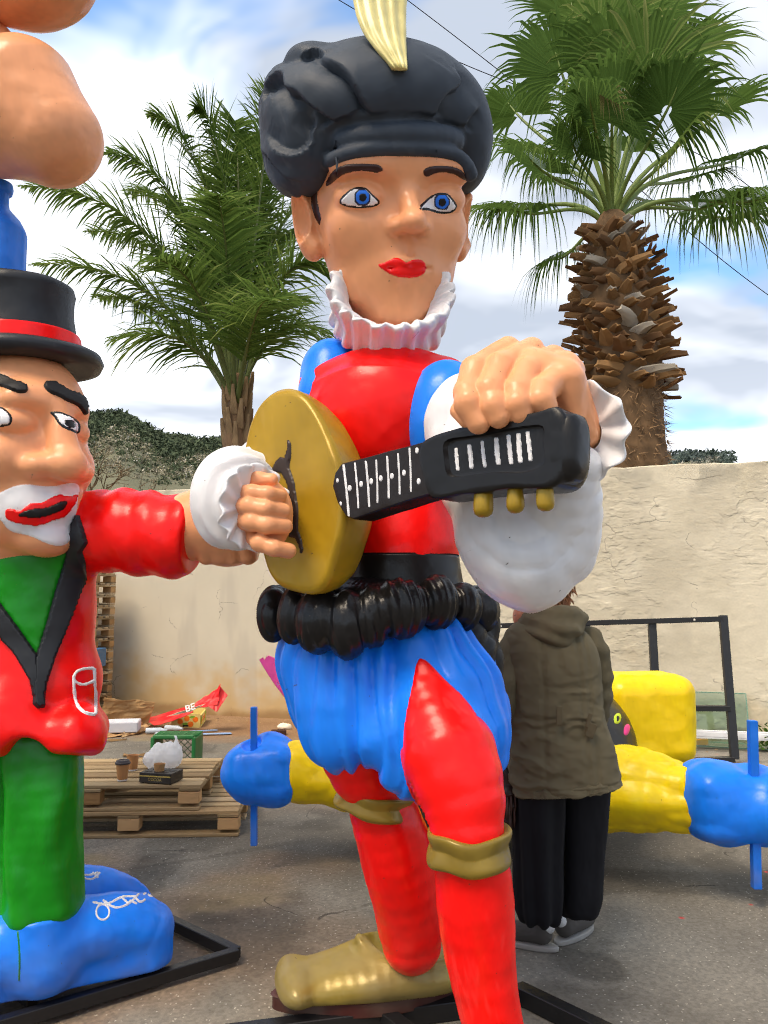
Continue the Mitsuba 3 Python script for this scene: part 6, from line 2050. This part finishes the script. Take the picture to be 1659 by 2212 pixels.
for fa_r in (0, .2, .4, .6):
    SCRUB.append([paint_index(*[(np.array(c) * g) * (1 - fa_r) + np.array((.09, .12, .15)) * fa_r for g in (.5, 1, 1.6)]) for c in ((.058, .078, .042), (.24, .22, .15), (.11, .12, .065))])  # air haze painted into the scrub: farther sets mix towards blue-grey
for i in range(4640):
    px = (r4.uniform(-60, 640) if i % 3 else r4.uniform(-700, 1100)) if i < 4500 else r4.uniform(1436, 1580)
    t = r4.uniform(.10, 1.0) ** .7
    if i % 6 == 0:
        t = r4.uniform(.96, 1.0)
    p = hill_point(np.array([px]), np.array([t]))[0]
    D = p[1]
    upper = t > .55 + .12 * math.sin(px * .03)
    r = D * r4.uniform(.003, .0115) * (1.2 if upper else .8)
    dark = upper or r4.random() < .35
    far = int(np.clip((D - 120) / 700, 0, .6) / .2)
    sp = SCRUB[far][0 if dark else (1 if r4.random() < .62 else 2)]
    tone = r4.uniform(.1, .9)
    m_ = 60 if t > .9 else 44
    o = p + unit(r4.normal(size=(m_, 3))) * np.array([r, r, r * .75]) * (r4.uniform(.3, 1, (m_, 1))) + [0, 0, r * .45]
    a_, b_ = unit(r4.normal(size=(m_, 3))) * r * .24, unit(r4.normal(size=(m_, 3))) * r * .24
    tri = np.stack([o - a_, o + b_, o + a_ - b_ * .4], 1).reshape(-1, 3)
    V.append(tri)
    Fc.append(np.arange(m_ * 3).reshape(-1, 3) + nV)
    nV += m_ * 3
    ti = np.clip(tone + r4.uniform(-.25, .25, m_), 0, 1)
    pi_ = np.full(m_, sp)
    if not dark:
        pi_ = np.where(r4.random(m_) < .16, BLOOM_P, pi_)
    C.append(np.repeat(np.stack([pi_, ti], 1), 3, 0))
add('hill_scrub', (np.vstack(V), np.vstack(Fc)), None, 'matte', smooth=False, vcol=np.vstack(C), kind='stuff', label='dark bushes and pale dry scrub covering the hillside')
labels['hill_scrub']['category'] = 'scrub'

# a bare tree just beyond the wall, behind the clown's face
bt = thing('bare_tree', 'bare twiggy tree with pale buds behind the clown\'s face', 'tree')
tw_, bud = [], []


def grow(p, d, ln, r, depth):
    q_ = p + d * ln
    md = (p + q_) / 2 + r4.normal(size=3) * ln * .07
    tw_.append(spine([(p, r, r), (md, r * .85, r * .85), (q_, r * .65, r * .65)], 4, 4 if depth < 3 else 6, ref=(.35, .2, .9)))
    if depth == 0:
        for _ in range(3):
            c = p + d * ln * r4.uniform(.2, 1) + r4.normal(size=3) * .015
            bud.append(trimesh.creation.icosphere(0, r4.uniform(.008, .017)).apply_translation(c))
        return
    for _ in range(3 if depth > 1 else 4):
        nd = unit(d + r4.normal(size=3) * .55 + np.array([0, 0, .12]))
        grow(p + d * ln * r4.uniform(.55, 1), nd, ln * r4.uniform(.55, .82), r * .6, depth - 1)


tb_ = P(205, 1000, 14.2)
tb_[2] = .0
trunk_ = spine([(tb_, .11, .11), (tb_ + [.05, 0, 1.0], .09, .09), (tb_ + [0, 0, 2.2], .07, .07)], 12, 10, ref=(0, 1, 0))
add(bt + '__trunk', trunk_, (.12, .085, .055), 'matte', var=.2)
for a in np.linspace(0, 2 * np.pi, 6, endpoint=False):
    grow(tb_ + [0, 0, 2.1], unit([.62 * math.cos(a) + .22, .5 * math.sin(a), .78]), .95, .035, 4)
add(bt + '__twigs', cat(tw_), (.13, .085, .045), 'matte', var=.2, kind='stuff')
add(bt + '__buds', cat(bud), (.30, .27, .18), 'matte', smooth=False, var=.2, kind='stuff')
# weed at the right end of the wall foot
wd, wc = [], []
wo = P(1668, 1572, 8.55)
wo[2] = .12
for i in range(170):
    o = wo + r4.normal(size=3) * [.10, .06, .07]
    a_, b_ = unit(r4.normal(size=3)) * .03, unit(r4.normal(size=3)) * .02
    wd.append(trimesh.Trimesh([o - a_, o + b_, o + a_, o - b_], [[0, 1, 2], [0, 2, 3]], process=False))
wk = thing('weed', 'small green weed growing at the wall foot at the right edge', 'plant')
add(wk + '__leaves', cat(wd), (.06, .13, .012), 'leaf', smooth=False, var=.4, freq=20, kind='stuff')
add(wk + '__stem', cat([rod(wo + r4.normal(size=3) * [.05, .04, 0] - [0, 0, .12], wo + r4.normal(size=3) * [.08, .05, .03], .004) for _ in range(7)]), (.05, .09, .02), 'leaf')
# overhead cables
for pts, lab in (([(600, -215), (885, 4), (1034, 118), (1300, 336), (1583, 580), (1659, 637), (2100, 960)], 'thin black overhead cable crossing from beside the plume to the right edge, the lower one'),
                 ([(500, -140), (732, 0), (764, 19), (1100, 178), (1593, 384), (1662, 438), (2200, 860)], 'thin black overhead cable behind the fan palm crown, the upper one')):
    q_ = np.array([P(x, y, 16.0 + (x - 600) * .002) for x, y in pts])
    solo('overhead_cable', spine([(p_, .010, .010) for p_ in q_], 60, 6, ref=(0, .95, .3)), (.02, .02, .022), lab, 'cable', 'overhead cables', mat='matte')

PAL['c'] = mi.Color3f(np.array(PALETTE, np.float32).reshape(-1, 3).T)
dr.eval(PAL['c'])
